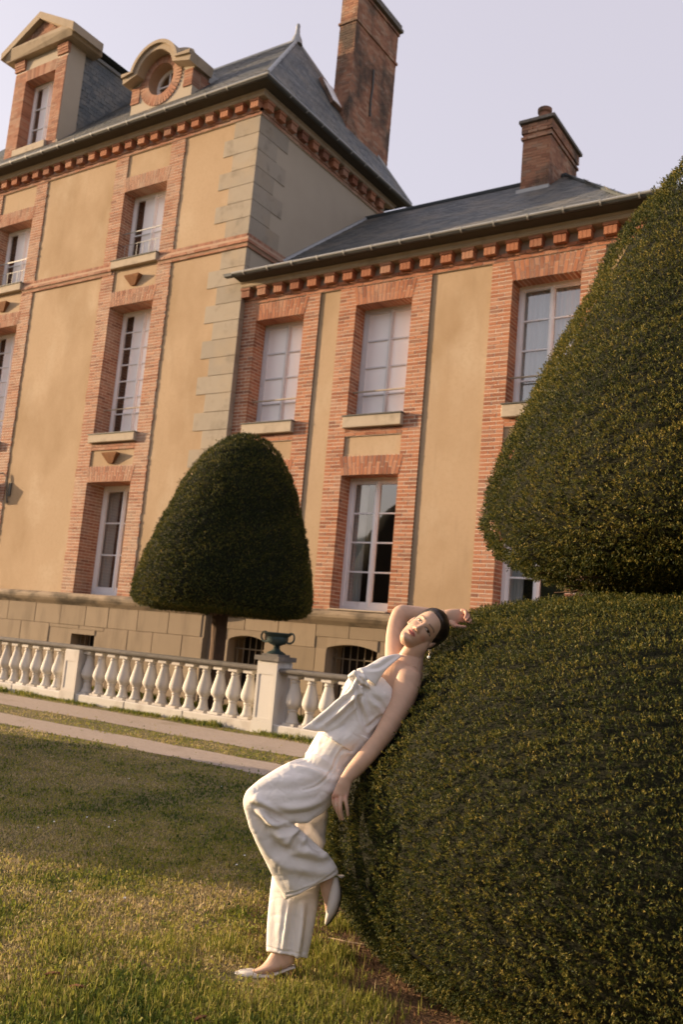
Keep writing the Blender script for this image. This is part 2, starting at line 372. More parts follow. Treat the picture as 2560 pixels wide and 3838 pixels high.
def column(parent, PB, x0, x1, a, b, z0, z1, y, floors, prot=.03, jag=0.0, lint=.365, fan=13, edge=None):
    """a stack of window openings framed by brick piers; floors: (z bottom, z top, setback)"""
    yf = y - prot; mo = MB()
    mo.box(x0, a - .006, yf + .0045, y, z0, z1).box(b + .006, x1, yf + .0045, y, z0, z1)
    n = int(round((z1 - z0) / COURSE)); h = (z1 - z0) / n; g = .0145
    for k in range(n):
        zc0, zc1 = z0 + k * h + g / 2, z0 + (k + 1) * h - g / 2; zm = (zc0 + zc1) / 2
        fl = next((f for f in floors if f[0] - .01 < zm < f[1]), None)
        for side in (0, 1):
            o, i = (x0, a) if side == 0 else (x1, b); sg = 1 if side == 0 else -1; wd_ = abs(i - o)
            oo = o - sg * (random.uniform(-.012, .03) if jag else 0)
            cut = o + sg * wd_ * ((.36 if k % 2 else .64) + random.uniform(-.02, .02))
            dy = random.uniform(-.002, .002)
            def bx(p, q, dep): 
                l, r = min(p, q), max(p, q); PB.box(l, r, yf + dy, yf + dep, zc0, zc1)
            bx(oo, cut - sg * g / 2, .045)
            if fl:
                d0 = (.215 if k % 2 else .105)
                bx(cut + sg * g / 2, i, d0)
                p = yf + d0 + g
                while p < y + fl[2] - .01:
                    q = min(p + .215, y + fl[2]); l, r = (i - .1, i) if side == 0 else (i, i + .1)
                    PB.box(l, r, p, q, zc0, zc1, .35); p = q + g
            else: bx(cut + sg * g / 2, i, .045)
    for (zb, zt, sb) in floors:
        jambs(parent, a, b, zb, zt, yf, sb + prot)
        # flat arch of splayed bricks
        N = max(9, int(round((b - a) / .082))); c = (a + b) / 2
        mo.poly([(a - .02, yf + .002, zt), (b + .02, yf + .002, zt), (b + .1, yf + .002, zt + lint), (a - .1, yf + .002, zt + lint)])
        for k in range(N):
            t = (k + .5) / N * 2 - 1; th = math.radians(fan) * t; ca, sa = math.cos(th), math.sin(th)
            R = np.array([[ca, 0, sa], [0, 1, 0], [-sa, 0, ca]]); xb = c + t * (b - a) / 2 * 1.0; L = lint / ca
            w = (b - a) / N * 1.03 - .013
            for (p, q) in (((.004, .62), (.645, .99)) if k % 2 else ((.004, .37), (.395, .99))):
                ce = np.array([xb, 0, zt]) + R @ np.array([0, 0, (p + q) / 2 * L])
                dep = sb + prot - .01 if p < .1 else .06
                PB.add((ce[0], yf - .004 + dep / 2, ce[2]), (w * (1 + .10 * p), dep, (q - p) * L - .001), R)
    mo.build('mortar', M['mortar'], parent)

def courses(PB, x0, x1, y, z0, n, depth, h=COURSE, bl=.23):
    for k in range(n):
        x = x0 - (bl / 2 if k % 2 else 0)
        while x < x1 - .01:
            l, r = max(x, x0), min(x + bl - .009, x1)
            if r - l > .03: PB.box(l, r, y - depth + random.uniform(-.002, .002), y + .02, z0 + k * h + .004, z0 + (k + 1) * h - .005)
            x += bl

def sweep(prof, P0, t, n, s0, s1, ms=0, me=0):
    """closed profile of (out, z) swept along t from s0 to s1 with mitred ends"""
    P0, t, n = (np.asarray(v, float) for v in (P0, t, n)); m = MB()
    A = [P0 + t * (s0 - o * ms) + n * o + np.array([0, 0, z]) for o, z in prof]
    B_ = [P0 + t * (s1 + o * me) + n * o + np.array([0, 0, z]) for o, z in prof]
    k = len(prof); m.v = [tuple(p) for p in A + B_]
    m.f = [tuple(range(k - 1, -1, -1)), tuple(range(k, 2 * k))] + [(i, (i + 1) % k, k + (i + 1) % k, k + i) for i in range(k)]
    return m

CORB = {}
def corbel(parent, P, t, n, z0, z1, w=.20, pr=.15, mat=None):
    """three bricks on edge under a thin cap brick"""
    mat = mat or M['brick']; key = (round(z1 - z0, 3), tuple(np.round(t, 2)), mat.name)
    if key not in CORB:
        m = MB(); hh = z1 - z0; bw = w / 3
        for i in range(3): m.box(-w / 2 + i * bw + .003, -w / 2 + (i + 1) * bw - .003, -pr, .02, 0, hh * .70)
        m.box(-w / 2 - .015, w / 2 + .015, -pr - .018, .02, hh * .73, hh - .003)
        T = np.array([t, -np.asarray(n), (0, 0, 1)], float)      # rows: local x, y, z in world
        m.v = [tuple(np.array(v) @ T) for v in m.v]
        me = bpy.data.meshes.new('corbel'); me.from_pydata(m.v, [], m.f); me.materials.append(mat); CORB[key] = me
    o = bpy.data.objects.new('corbel', CORB[key]); o.location = (P[0], P[1], z0); link(o, parent)

def eaves(parent, P0, t, n, s0, s1, zb, corb, ms=0, me=0, PB=None, first=None, step=.43):
    """brick band, corbels, stone cornice, dark soffit and zinc gutter; zb = bottom of the band; corb = corbel positions"""
    P0 = np.asarray(P0, float); t = np.asarray(t, float); n = np.asarray(n, float); up = np.array([0, 0, 1.0])
    R = np.stack([t, -n, up], 1)
    sweep([(-.02, zb), (.035, zb), (.035, zb + .145), (-.02, zb + .145)], P0, t, n, s0, s1, ms, me).build('band', M['mortar'], parent)
    for k in range(2):
        s = s0 - (.115 if k else 0); pr = .042 if k == 0 else .062
        while s < s1:
            l, r = max(s, s0 - pr * ms), min(s + .217, s1 + pr * me)
            if r - l > .03:
                c = P0 + t * ((l + r) / 2) + n * (pr / 2) + up * (zb + .0725 * k + .036)
                PB.add(c, (r - l, pr, .061), R)
            s += .23
    z = zb + .14
    sweep([(-.02, z), (.004, z), (.004, z + .2), (-.02, z + .2)], P0, t, n, s0, s1, ms, me).build('frieze', M['quoin'], parent)
    for s in corb: corbel(parent, P0 + t * s, t, n, zb + .122, zb + .324, .22, .17)
    z = zb + .325
    sweep([(0, z), (.19, z), (.205, z + .02), (.205, z + .07), (.24, z + .10), (.24, z + .112), (0, z + .112)], P0, t, n, s0, s1, ms, me).build('cornice', M['cornice'], parent)
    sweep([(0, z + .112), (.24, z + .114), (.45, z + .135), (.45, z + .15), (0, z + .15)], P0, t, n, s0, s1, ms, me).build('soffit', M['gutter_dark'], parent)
    pr = [(.43, z + .155), (.452, z + .139), (.482, z + .132), (.514, z + .140), (.534, z + .162), (.54, z + .195), (.525, z + .195), (.51, z + .17), (.45, z + .165)]
    gut = sweep(pr, P0, t, n, s0, s1, ms, me).build('gutter', M['gutter'], parent)
    sweep([(.528, z + .170), (.548, z + .172), (.560, z + .190), (.552, z + .212), (.530, z + .208)], P0, t, n, s0, s1, ms, me).build('gutter_lip', M['zinc'], gut)
    s = s0 + .3
    while s < s1:
        sweep([(.50, z + .126), (.526, z + .138), (.548, z + .160), (.566, z + .212), (.54, z + .218), (.49, z + .17)], P0, t, n, s, s + .03).build('gutter_strap', M['zinc'], gut)
        s += .62

def slates(PS, O, u, v, nrm, poly, w=.21, e=.135):
    """slates on the plane O + u*a + v*b inside poly (a,b) ; nrm = outward normal"""
    P = np.array(poly); lo, hi = P.min(0), P.max(0); row = 0; b = lo[1]
    x, y = P[:, 0], P[:, 1]; x2, y2 = np.roll(x, 1), np.roll(y, 1)
    tilt = .045; vv = v * math.cos(tilt) - nrm * math.sin(tilt); nn = nrm * math.cos(tilt) + v * math.sin(tilt); R = np.stack([u, vv, nn], 1)
    while b < hi[1]:
        a = lo[0] + (w / 2 if row % 2 else 0)
        while a < hi[0]:
            ca, cb = a + w / 2, b + e / 2
            if (((y > cb) != (y2 > cb)) & (ca < (x2 - x) * (cb - y) / (y2 - y + 1e-9) + x)).sum() % 2:
                wj = w - .006
                PS.add(O + u * ca + v * (cb + e * .25) + nrm * (.008 + random.uniform(-.002, .003)), (wj, e * 1.75, .007), R)
            a += w
        b += e; row += 1

# ---- main house -----------------------------------------------------------------
PBH = Pieces(house, 'brick', M['brick_house'], 'brickwork')
PSH = Pieces(house, 'slate', M['slate'], 'slates')
PL, ZM = 1.98, 12.58      # plinth top, bottom of the brick band
SH = -4.855
FL = [(PL, 4.525, .50), (5.635, 8.735, .42), (9.85, 11.635, .32)]
ops = []; cols_h = []
for k in range(2):
    d = k * SH; x0, x1, a, b = -16.775 + d, -14.515 + d, -16.365 + d, -14.945 + d; cols_h.append((x0, x1, a, b))
    ops += [(a, b, f[0], f[1]) for f in FL]
XL = -25.0
wall_sheet('wall', XL, XC, PL - .1, ZM + .5, YM, ops, M['stucco'], house)
MB().poly([(XC, YM, 0), (XC, 19.1, 0), (XC, 19.1, ZM + .5), (XC, YM, ZM + .5)]).poly([(XC, 19.1, 0), (XL, 19.1, 0), (XL, 19.1, ZM + .5), (XC, 19.1, ZM + .5)]).poly([(XL, 19.1, 0), (XL, YM, 0), (XL, YM, ZM + .5), (XL, 19.1, ZM + .5)]).build('side_wall', M['stucco_pale'], house)
for (x0, x1, a, b) in cols_h:
    column(house, PBH, x0, x1, a, b, PL, ZM, YM, FL, prot=.028, jag=.03)
    window(house, a, b, PL + .02, 4.535, YM + .50, 3, 1, 'drapes', casing=.075, stile=.06)
    window(house, a, b, 5.64, 8.745, YM + .42, 7, 2, 'part_white', low=.16)
    window(house, a, b, 9.86, 11.645, YM + .32, 2, 1, 'part_white', low=.42)
    for (sz, pz0, pz1) in ((5.635, 4.89, 5.265), (9.855, 9.10, 9.53)):
        s_ = MB().cham(a - .06, b + .02, YM - .12, YM + .3, sz - .20, sz - .012, .01).build('sill', M['sill'], house)
        MB().box(a - .075, b + .035, YM - .14, YM + .42, sz - .011, sz + .008).build('lead_flashing', M['iron'], s_)
        if sz < 9: courses(PBH, a, b, YM, 5.265, 2, .028)
        # rusty boss in the small panel
        c = (a + b) / 2; bz = pz0 + (pz1 - pz0) * .36
        m = MB(); top = [(c - .24, YM - .13, bz + .16), (c + .24, YM - .13, bz + .16), (c + .24, YM + .01, bz + .16), (c - .24, YM + .01, bz + .16)]
        low_ = [(c - .07, YM - .05, bz - .08), (c + .07, YM - .05, bz - .08), (c + .07, YM + .01, bz - .08), (c - .07, YM + .01, bz - .08)]
        mid_ = [(c - .22, YM - .12, bz + .11), (c + .22, YM - .12, bz + .11), (c + .22, YM + .01, bz + .11), (c - .22, YM + .01, bz + .11)]
        m.poly(top)
        for A_, B_ in ((mid_, top), (low_, mid_)):
            for i in range(4): j = (i + 1) % 4; m.poly([A_[i], A_[j], B_[j], B_[i]])
        m.poly(low_[::-1]); m.build('boss', M['terracotta'], house)
    for zz, yy, full in ((6.28, YM + .2, 0), (10.62, YM + .12, 1)):
        m = MB().tube([(a - .02, yy, zz), (b + .02, yy, zz)], .016, 6)
        if full:
            m.tube([(a, yy, zz - .3), (b, yy, zz - .3)], .008, 5).tube([(a, yy, 9.98), (b, yy, 9.98)], .012, 5)
            for i in range(7):
                x = a + (b - a) * (i + .5) / 7; m.tube([(x, yy, 9.98), (x, yy, zz - .3)], .007, 5)
        m.build('guard_rail', M['sill'] if not full else M['zinc'], house)
# string course: two brick courses under a course on edge
gaps = [-16.44, -14.92]; xs_ = [XL] + sorted([g_ + k * SH for g_ in gaps for k in range(2)]) + [XC]
for i in range(0, len(xs_) - 1, 2):
    l, r = xs_[i], xs_[i + 1]; r2 = r + (.08 if r == XC else 0)
    sweep([(0, 9.54), (.02, 9.54), (.05, 9.61), (.07, 9.70), (.02, 9.80), (0, 9.83)], (0, YM, 0), (1, 0, 0), (0, -1, 0), l, r, 0, 1 if r == XC else 0).build('string_course', M['mortar_old'], house)
    courses(PBH, l, r + (.04 if r == XC else 0), YM, 9.545, 1, .042); courses(PBH, l, r + (.075 if r == XC else 0), YM, 9.63, 1, .078)
    x = l
    while x < r: PBH.box(x, min(x + .066, r), YM - .034, YM + .02, 9.715, 9.845); x += .0745
sweep([(0, 9.54), (.02, 9.54), (.05, 9.61), (.07, 9.70), (.02, 9.80), (0, 9.83)], (XC, YM, 0), (0, 1, 0), (1, 0, 0), 0, 3.0, 1, 0).build('string_course', M['mortar_old'], house)
for k, (z_, pr) in enumerate(((9.58, .042), (9.665, .078))):
    s = 0.0
    while s < 3.0: PBH.add((XC + pr / 2, YM + s + .11, z_), (.221, pr, .064), np.stack([(0, 1, 0), (-1, 0, 0), (0, 0, 1)], 1)); s += .23
s = 0.0
while s < 3.0: PBH.add((XC + .017, YM + s + .033, 9.78), (.066, .034, .13), np.stack([(0, 1, 0), (-1, 0, 0), (0, 0, 1)], 1)); s += .0745
eaves(house, (0, YM, 0), (1, 0, 0), (0, -1, 0), XL, XC, ZM, [-12.40 - .4325 * i for i in range(26)], 0, 1, PBH)
eaves(house, (XC, YM, 0), (0, 1, 0), (1, 0, 0), 0, 5.25, ZM, [.10 + .4325 * i for i in range(12)], 1, 1, PBH)
# corner stones
def quoins(z0, z1, side):
    n = int(round((z1 - z0) / .396)); h = (z1 - z0) / n
    for k in range(n):
        lf = 1.0 if k % 2 else .70; lf += random.uniform(-.03, .03); ls = 1.03 if k % 2 == 0 else .66
        g = .006; m = MB(); zz0, zz1 = z0 + k * h + g, z0 + (k + 1) * h - g; p = .016; c = .012
        x0 = XC - lf; y1 = YM + (ls if side else .145)
        # L-shaped stone wrapped round the corner
        ring = [(x0, YM + .05), (x0, YM - p + c), (x0 + c, YM - p), (XC + p - c, YM - p), (XC + p, YM - p + c), (XC + p, y1 - c), (XC + p - c, y1), (XC - .05, y1), (XC - .05, YM + .05)]
        m.extrude([(x, y, zz0) for x, y in ring], (0, 0, zz1 - zz0))
        m.build('quoin_stone', M['quoin'], house)
quoins(PL, 9.53, False); quoins(9.85, ZM, True)
# plinth
def plinth(parent, x0, x1, y, holes, seed):
    rs = random.Random(seed); zz = [0.02, .42, .84, 1.27, 1.725]
    m = wall_sheet('plinth_wall', x0, x1, -.3, 1.9, y - .055, [(h[0], h[1], h[2], h[3] + .10) for h in holes], M['plinth'], parent)
    for r in range(4):
        x = x0 - rs.uniform(0, .6)
        while x < x1:
            w = rs.uniform(.72, 1.0); segs = [(max(x, x0), min(x + w, x1))]; z0, z1 = zz[r] + .004, zz[r + 1] - .004
            for (ha, hb, hz0, hz1) in holes:
                ns = []
                for (l, q) in segs:
                    if z0 < hz1 + .10 and z1 > hz0 and l < hb and q > ha:
                        if z1 > hz1 + .16 and z0 > hz0 and z0 < hz1 + .10:
                            ns.append((l, q, hz1 + .10)); continue
                        if l < ha - .05: ns.append((l, ha))
                        if q > hb + .05: ns.append((hb, q))
                    else: ns.append((l, q))
                segs = [s_[:2] if len(s_) == 2 else s_ for s_ in ns]; 
                lows = [s_ for s_ in segs if len(s_) == 3]; segs = [s_ for s_ in segs if len(s_) == 2]
                for (l, q, zl) in lows:
                    if q - l > .1: MB().cham(l + .004, q - .004, y - .068, y, zl + .006, z1, .007).build('plinth_block', M['plinth'], parent)
            for (l, q) in segs:
                if q - l > .1: MB().cham(l + .004, q - .004, y - .068 - rs.uniform(0, .006), y, z0, z1, .007).build('plinth_block', M['plinth'], parent)
            x += w
    sweep([(.0, 1.70), (.08, 1.715), (.10, 1.74), (.15, 1.79), (.19, 1.85), (.195, 1.90), (.17, 1.945), (.10, 1.975), (.0, 1.985)], (0, y, 0), (1, 0, 0), (0, -1, 0), x0, x1).build('plinth_moulding', M['moulding'], parent)
    for (ha, hb, hz0, hz1) in holes:
        c = (ha + hb) / 2; arch = hb - ha > .8; n = 12
        top = [(ha + (hb - ha) * i / n, hz1 - (.085 if arch else 0) * (2 * i / n - 1) ** 2) for i in range(n + 1)]
        ring = top + [(hb, hz1 + .105), (ha, hz1 + .105)]
        MB().extrude([(x, y - .070, z) for x, z in ring], (0, .36, 0)).build('lintel_stone', M['plinth'], parent)
        m = MB(); y1 = y + .45
        m.poly([(ha, y - .05, hz0), (ha, y1, hz0), (ha, y1, hz1), (ha, y - .05, hz1)]).poly([(hb, y1, hz0), (hb, y - .05, hz0), (hb, y - .05, hz1), (hb, y1, hz1)]).poly([(ha, y - .05, hz0), (hb, y - .05, hz0), (hb, y1, hz0), (ha, y1, hz0)])
        m.build('cellar_reveal', M['plinth'], parent)
        MB().poly([(ha, y1, hz0), (hb, y1, hz0), (hb, y1, hz1 + .1), (ha, y1, hz1 + .1)]).build('cellar_opening', M['room'], parent)
        nb = max(4, int((hb - ha) / .15))
        gr = MB().tube([(ha, y + .16, hz1 - .26), (hb, y + .16, hz1 - .26)], .013, 6).build('grille', M['grille'], parent); MB().tube([(ha, y + .16, hz0 + .2), (hb, y + .16, hz0 + .2)], .013, 6).build('bar', M['grille'], gr)
        for i in range(nb):
            x = ha + (hb - ha) * (i + .5) / nb; MB().tube([(x, y + .16, hz0), (x, y + .16, hz1)], .011, 6).build('bar', M['grille'], gr)
plinth(house, XL, XC + .02, YM, [(-16.20, -15.44, .55, 1.09), (-21.1, -20.3, .55, 1.09)], 3)
plinth(wing, XC, XE, YW, [(-11.76, -10.86, .12, 1.38), (-9.41, -8.33, .12, 1.38), (-6.3, -5.2, .12, 1.38)], 5)
MB().poly([(XC + .02, YM - .055, -.3), (XC + .02, YW, -.3), (XC + .02, YW, 1.9), (XC + .02, YM - .055, 1.9)]).build('plinth_return', M['plinth'], house)
# roof
ZE = ZM + .53; AP = np.array([-13.71, 16.47, 16.49]); e0, e1 = YM - .52, 19.62; xe = XC + .52
m = MB().poly([(XL, e0, ZE), (xe, e0, ZE), AP, (XL, AP[1], AP[2])]).poly([(xe, e0, ZE), (xe, e1, ZE), AP]).poly([(xe, e1, ZE), (XL, e1, ZE), (XL, AP[1], AP[2]), AP])
m.poly([(XL, e1, ZE), (XL, e0, ZE), (XL, AP[1], AP[2])]); roof_h = m.build('roof', M['slate_base'], house)
def unit(v): v = np.asarray(v, float); return v / np.linalg.norm(v)
vf = unit((0, AP[1] - e0, AP[2] - ZE)); nf = np.cross((1, 0, 0), vf); Lf = math.hypot(AP[1] - e0, AP[2] - ZE)
slates(PSH, np.array([0, e0, ZE]), np.array([1., 0, 0]), vf, nf, [(-23.0, .0), (xe - .06, .0), (AP[0] - .03, Lf - .03), (-23.0, Lf - .03)])
vsd = unit((AP[0] - xe, 0, AP[2] - ZE)); ns_ = np.cross((0, 1, 0), vsd); Ls = math.hypot(AP[0] - xe, AP[2] - ZE)
slates(PSH, np.array([xe, 0, ZE]), np.array([0, 1., 0]), vsd, ns_, [(e0 + .05, 0), (e1 - .05, 0), (AP[1], Ls - .03)], w=.19, e=.125)
MB().tube([(XL, AP[1], AP[2] + .01), AP + (0, 0, .01)], .06, 8).tube([(xe, e0, ZE + .02), AP + (0, 0, .02)], .045, 8).tube([(xe, e1, ZE + .02), AP + (0, 0, .02)], .045, 8).build('ridge_capping', M['zinc'], roof_h, auto=40)
MB().lathe([(.16, -.10), (.13, .05), (.07, .18), (.05, .34), (.055, .40), (.05, .46), (.02, .50)], AP, 12).build('finial', M['zinc'], roof_h, auto=40)
# roof light on the shaded slope
pc = np.array([xe, 16.95, ZE]) + vsd * 2.15 + ns_ * .03; uy = np.array([0, 1., 0])
def slab(c, u, v, n, a, b, h): 
    m = MB(); m.extrude([c + u * i * a + v * j * b for i, j in ((-1, -1), (1, -1), (1, 1), (-1, 1))], n * h); return m
sk = slab(pc, uy, vsd, ns_, .27, .45, .09).build('skylight', M['brick_old'], house)
slab(pc + ns_ * .09, uy, vsd, ns_, .22, .39, .012).build('pane', M['all_white'], sk)

# dormers ---------------------------------------------------------------------------
PBD = PBH
def dormer_window():
    x0, x1, a, b, yd = -21.56, -19.385, -21.06, -19.81, 13.90
    d = MB().box(x0, a - .006, yd, yd + .55, 12.9, 16.62).box(b + .006, x1, yd, yd + .55, 12.9, 16.62).box(a - .006, b + .006, yd, yd + .55, 15.95, 16.62).box(a - .006, b + .006, yd, yd + .55, 12.9, 13.86).build('dormer', M['stucco_pale'], house)
    PBq = Pieces(d, 'brick', M['brick_house'], 'brickwork', 60)
    n = int((16.30 - 13.15) / COURSE)
    for k in range(n):
        z0 = 13.15 + k * COURSE + .004; z1 = z0 + COURSE - .009; inw = 13.86 < z0 < 15.93
        for (o, i, sg) in ((x0 + .012, a, 1), (x1 - .012, b, -1)):
            cut = o + sg * (i - o) * sg * (.36 if k % 2 else .64)
            for p, q in ((o, cut - sg * .004), (cut + sg * .004, i)):
                PBq.box(min(p, q), max(p, q), yd - .022, yd + (.3 if (inw and q == i) else .03), z0, z1)
    for k in range(16):
        t = (k + .5) / 16 * 2 - 1; th = math.radians(11) * t; R = np.array([[math.cos(th), 0, math.sin(th)], [0, 1, 0], [-math.sin(th), 0, math.cos(th)]])
        ce = np.array([(a + b) / 2 + t * (b - a) / 2, 0, 15.93]) + R @ np.array([0, 0, .17]); PBq.add((ce[0], yd + .12, ce[2]), (.07, .29, .33), R)
    for (l, r) in ((x0 - .03, x0 + .40), (x1 - .40, x1 + .03)):
        for k in range(4): PBq.box(l, r, yd - .05 - .012 * k, yd + .03, 16.32 + k * .073, 16.32 + k * .073 + .064)
    PBq.flush()
    MB().poly([(x0, yd - .004, 12.95), (a - .01, yd - .004, 12.95), (a - .01, yd - .004, 16.3), (x0, yd - .004, 16.3)]).poly([(b + .01, yd - .004, 12.95), (x1, yd - .004, 12.95), (x1, yd - .004, 16.3), (b + .01, yd - .004, 16.3)]).build('mortar', M['mortar'], d)
    MB().cham(a - .05, b + .05, yd - .10, yd + .3, 13.66, 13.86, .01).build('sill', M['sill'], d)
    wdw = window(d, a, b, 13.87, 15.94, yd + .30, 3, 1, 'part_white')
    # pediment
    pl_, pr_, apx = -21.97, -18.98, -20.475; yp, yb = yd - .28, 14.66
    P = MB(); P.extrude([(pl_ + .12, yp + .10, 16.62), (pr_ - .12, yp + .10, 16.62), (pr_, yp, 16.78), (pr_, yp, 16.92), (pl_, yp, 16.92), (pl_, yp, 16.78)], (0, yb - yp, 0))
    for (xa, xb, za, zb_) in ((pl_ - .02, apx, 16.90, 17.70), (apx, pr_ + .02, 17.70, 16.90)):
        sx = .0; w = .20
        P.extrude([(xa, yp - .01, za), (xb, yp - .01, zb_), (xb, yp - .01, zb_ - w * 1.15), (xa, yp - .01, za - w)], (0, yb - yp, 0))
    P.build('pediment', M['cornice'], d)
    T = MB().poly([(pl_ + .3, yp + .16, 16.92), (pr_ - .3, yp + .16, 16.92), (apx, yp + .16, 17.55)]).build('tympanum', M['mortar_old'], d)
    PT = Pieces(T, 'brick', M['brick_old'], 'brickwork', 20)
    for k in range(7):
        z = 16.95 + k * .075; hw = (17.5 - z) / .62 * 1.05; x = apx - hw
        while x < apx + hw - .1: PT.box(x, min(x + .2, apx + hw), yp + .13, yp + .17, z, z + .066); x += .21
    PT.flush()
    m = MB().extrude([(x0 - .15, yd + .5, 16.9), (x1 + .15, yd + .5, 16.9), (apx, yd + .5, 17.62)], (0, 2.6, 0)); m.build('dormer_roof', M['slate_base'], d)
    # slate-hung cheek under a zinc edge
    for xx, sg in ((x1 - .10, 1), (x0 + .10, -1)):
        MB().poly([(xx, yd + .5, 13.0), (xx, 16.7, 16.5), (xx, 16.7, 16.74), (xx, yd + .5, 16.74)]).build('cheek', M['slate_base'], d)
    PC = Pieces(d, 'slate', M['slate'], 'slates', 120); 
    slates(PC, np.array([x1 - .09, 0, 0]), np.array([0, 1., 0]), np.array([0, 0, 1.]), np.array([1., 0, 0]), [(yd + .55, 13.4), (16.45, 16.45), (16.45, 16.72), (yd + .55, 16.72)], w=.19, e=.125); PC.flush()
    MB().tube([(x1 - .05, yd + .4, 16.76), (x1 - .05, 16.7, 16.76)], .05, 6).build('zinc_edge', M['zinc'], d)
    # scrolled foot of the cheek
    MB().extrude([(x1 + .002, yd - .02, 12.9), (x1 + .002, yd + .30, 12.9), (x1 + .002, yd + .62, 13.25), (x1 + .002, yd + .55, 13.5), (x1 + .002, yd + .10, 13.75), (x1 + .002, yd - .02, 13.8)], (.05, 0, 0)).build('foot', M['stucco_pale'], d)
dormer_window()
def dormer_oculus():
    cx, cz, yd, ri, ro = -15.66, 14.44, 13.90, .41, .68; xl, xr = -16.62, -14.60; N = 40
    # wall with a round hole, as a ring of quads to a square
    m = MB(); c_ = [(cx + ri * 1.01 * math.cos(2 * math.pi * k / N), cz + ri * 1.01 * math.sin(2 * math.pi * k / N)) for k in range(N)]
    def toedge(k):
        a = 2 * math.pi * k / N; dx, dz = math.cos(a), math.sin(a); ts = []
        if dx > 1e-6: ts.append((xr - cx) / dx)
        if dx < -1e-6: ts.append((xl - cx) / dx)
        if dz > 1e-6: ts.append((15.15 - cz) / dz)
        if dz < -1e-6: ts.append((12.95 - cz) / dz)
        t = min(ts)
        if dz > 0: t = min(t, .74 + .5 * abs(dx) ** 3)
        return (cx + dx * t, cz + dz * t)
    ed = [toedge(k) for k in range(N)]
    for k in range(N):
        j = (k + 1) % N
        m.poly([(c_[k][0], yd, c_[k][1]), (c_[j][0], yd, c_[j][1]), (ed[j][0], yd, ed[j][1]), (ed[k][0], yd, ed[k][1])])
    m.extrude([(xl, yd, 12.95), (xl - .12, yd, 12.95), (xl - .10, yd, 13.55), (xl, yd, 13.75)], (0, .5, 0)).extrude([(xr + .12, yd, 12.95), (xr, yd, 12.95), (xr, yd, 13.75), (xr + .10, yd, 13.55)], (0, .5, 0))
    m.poly([(xr, yd, 12.95), (xr, yd + .9, 12.95), (xr, yd + .9, 14.5), (xr, yd, 14.5)]).poly([(xl, yd + .9, 12.95), (xl, yd, 12.95), (xl, yd, 14.5), (xl, yd + .9, 14.5)])
    d = m.build('dormer', M['stucco_pale'], house); d['label'] = 'round-windowed dormer under an arched stone hood'
    PBq = Pieces(d, 'brick', M['brick_house'], 'brickwork', 80)
    for k in range(44):
        a = 2 * math.pi * (k + .5) / 44; R = np.array([[math.sin(a), 0, math.cos(a)], [0, 1, 0], [-math.cos(a), 0, math.sin(a)]]); rm = (ri + ro) / 2
        PBq.add((cx + rm * math.cos(a), yd + .12, cz + rm * math.sin(a)), (.068, .29, ro - ri), R)
    for (l, r) in ((xl, xl + .27), (xr - .27, xr)):
        for k in range(6): PBq.box(l - .01 * (k == 0), r, yd - .03, yd + .25, 14.0 + k * .0725, 14.0 + k * .0725 + .064)
    s = yd + .26
    while s < yd + .8:
        for k in range(6): PBq.box(xr - .05, xr + .012, s, s + .2, 14.0 + k * .0725, 14.0 + k * .0725 + .064)
        s += .21
    PBq.flush()
    # hood: flat shoulders and a half-round arch
    h = MB(); rA, rB, zc, yh = .795, .60, 14.50, yd - .27; pts_o, pts_i = [], []
    pts_o += [(xl - .13, 14.68)]; pts_i += [(xl - .10, 14.44)]
    for k in range(25):
        a = math.pi * (1 - (k / 24)); a = math.pi - (math.radians(13) + k / 24 * (math.pi - 2 * math.radians(13)))
        pts_o.append((cx + rA * math.cos(a), zc + rA * math.sin(a) * .96)); pts_i.append((cx + rB * math.cos(a), zc - .06 + rB * math.sin(a) * 1.02))
    pts_o += [(xr + .13, 14.68)]; pts_i += [(xr + .10, 14.44)]
    n0 = len(pts_o); V = []
    for (x, z) in pts_o: V += [(x, yh, z), (x, yh, z - .07)]
    ring = pts_o + pts_i[::-1]
    for k in range(n0 - 1):
        q = [pts_o[k], pts_o[k + 1], pts_i[k + 1], pts_i[k]]
        h.extrude([(x, yh, z) for x, z in q], (0, .78 if (k == 0 or k == n0 - 2) else .42, 0))
        o1, o2 = pts_o[k], pts_o[k + 1]; i1 = [(o1[0] + (pts_i[k][0] - o1[0]) * .4, o1[1] + (pts_i[k][1] - o1[1]) * .4), (o2[0] + (pts_i[k + 1][0] - o2[0]) * .4, o2[1] + (pts_i[k + 1][1] - o2[1]) * .4)]
        h.extrude([(x, yh - .06, z) for x, z in (o1, o2, i1[1], i1[0])], (0, .06 - .003, 0))
    h.build('hood', M['cornice'], d)
    # round window
    f = MB(); yw = yd + .26
    for k in range(N):
        a, b = 2 * math.pi * k / N, 2 * math.pi * (k + 1) / N
        for r0, r1, y0 in ((ri - .09, ri + .01, yw),):
            f.extrude([(cx + r * math.cos(t), y0, cz + r * math.sin(t)) for r, t in ((r0, a), (r1, a), (r1, b), (r0, b))], (0, .05, 0))
    f.box(cx - .02, cx + .02, yw + .005, yw + .04, cz - ri + .09, cz + ri - .09).box(cx - ri + .09, cx + ri - .09, yw + .008, yw + .038, cz - .018, cz + .018)
    w = f.build('window', M['white'], d)
    for sx in (0, 1):
        for sz in (0, 1):
            MB().poly([(cx, yw + .03, cz)] + [(cx + (ri - .08) * math.cos(t), yw + .03, cz + (ri - .08) * math.sin(t)) for t in np.linspace(math.pi / 2 * (sx + 2 * sz), math.pi / 2 * (sx + 2 * sz + 1), 8)]).build('pane', M['glass'], w)
    r = MB()
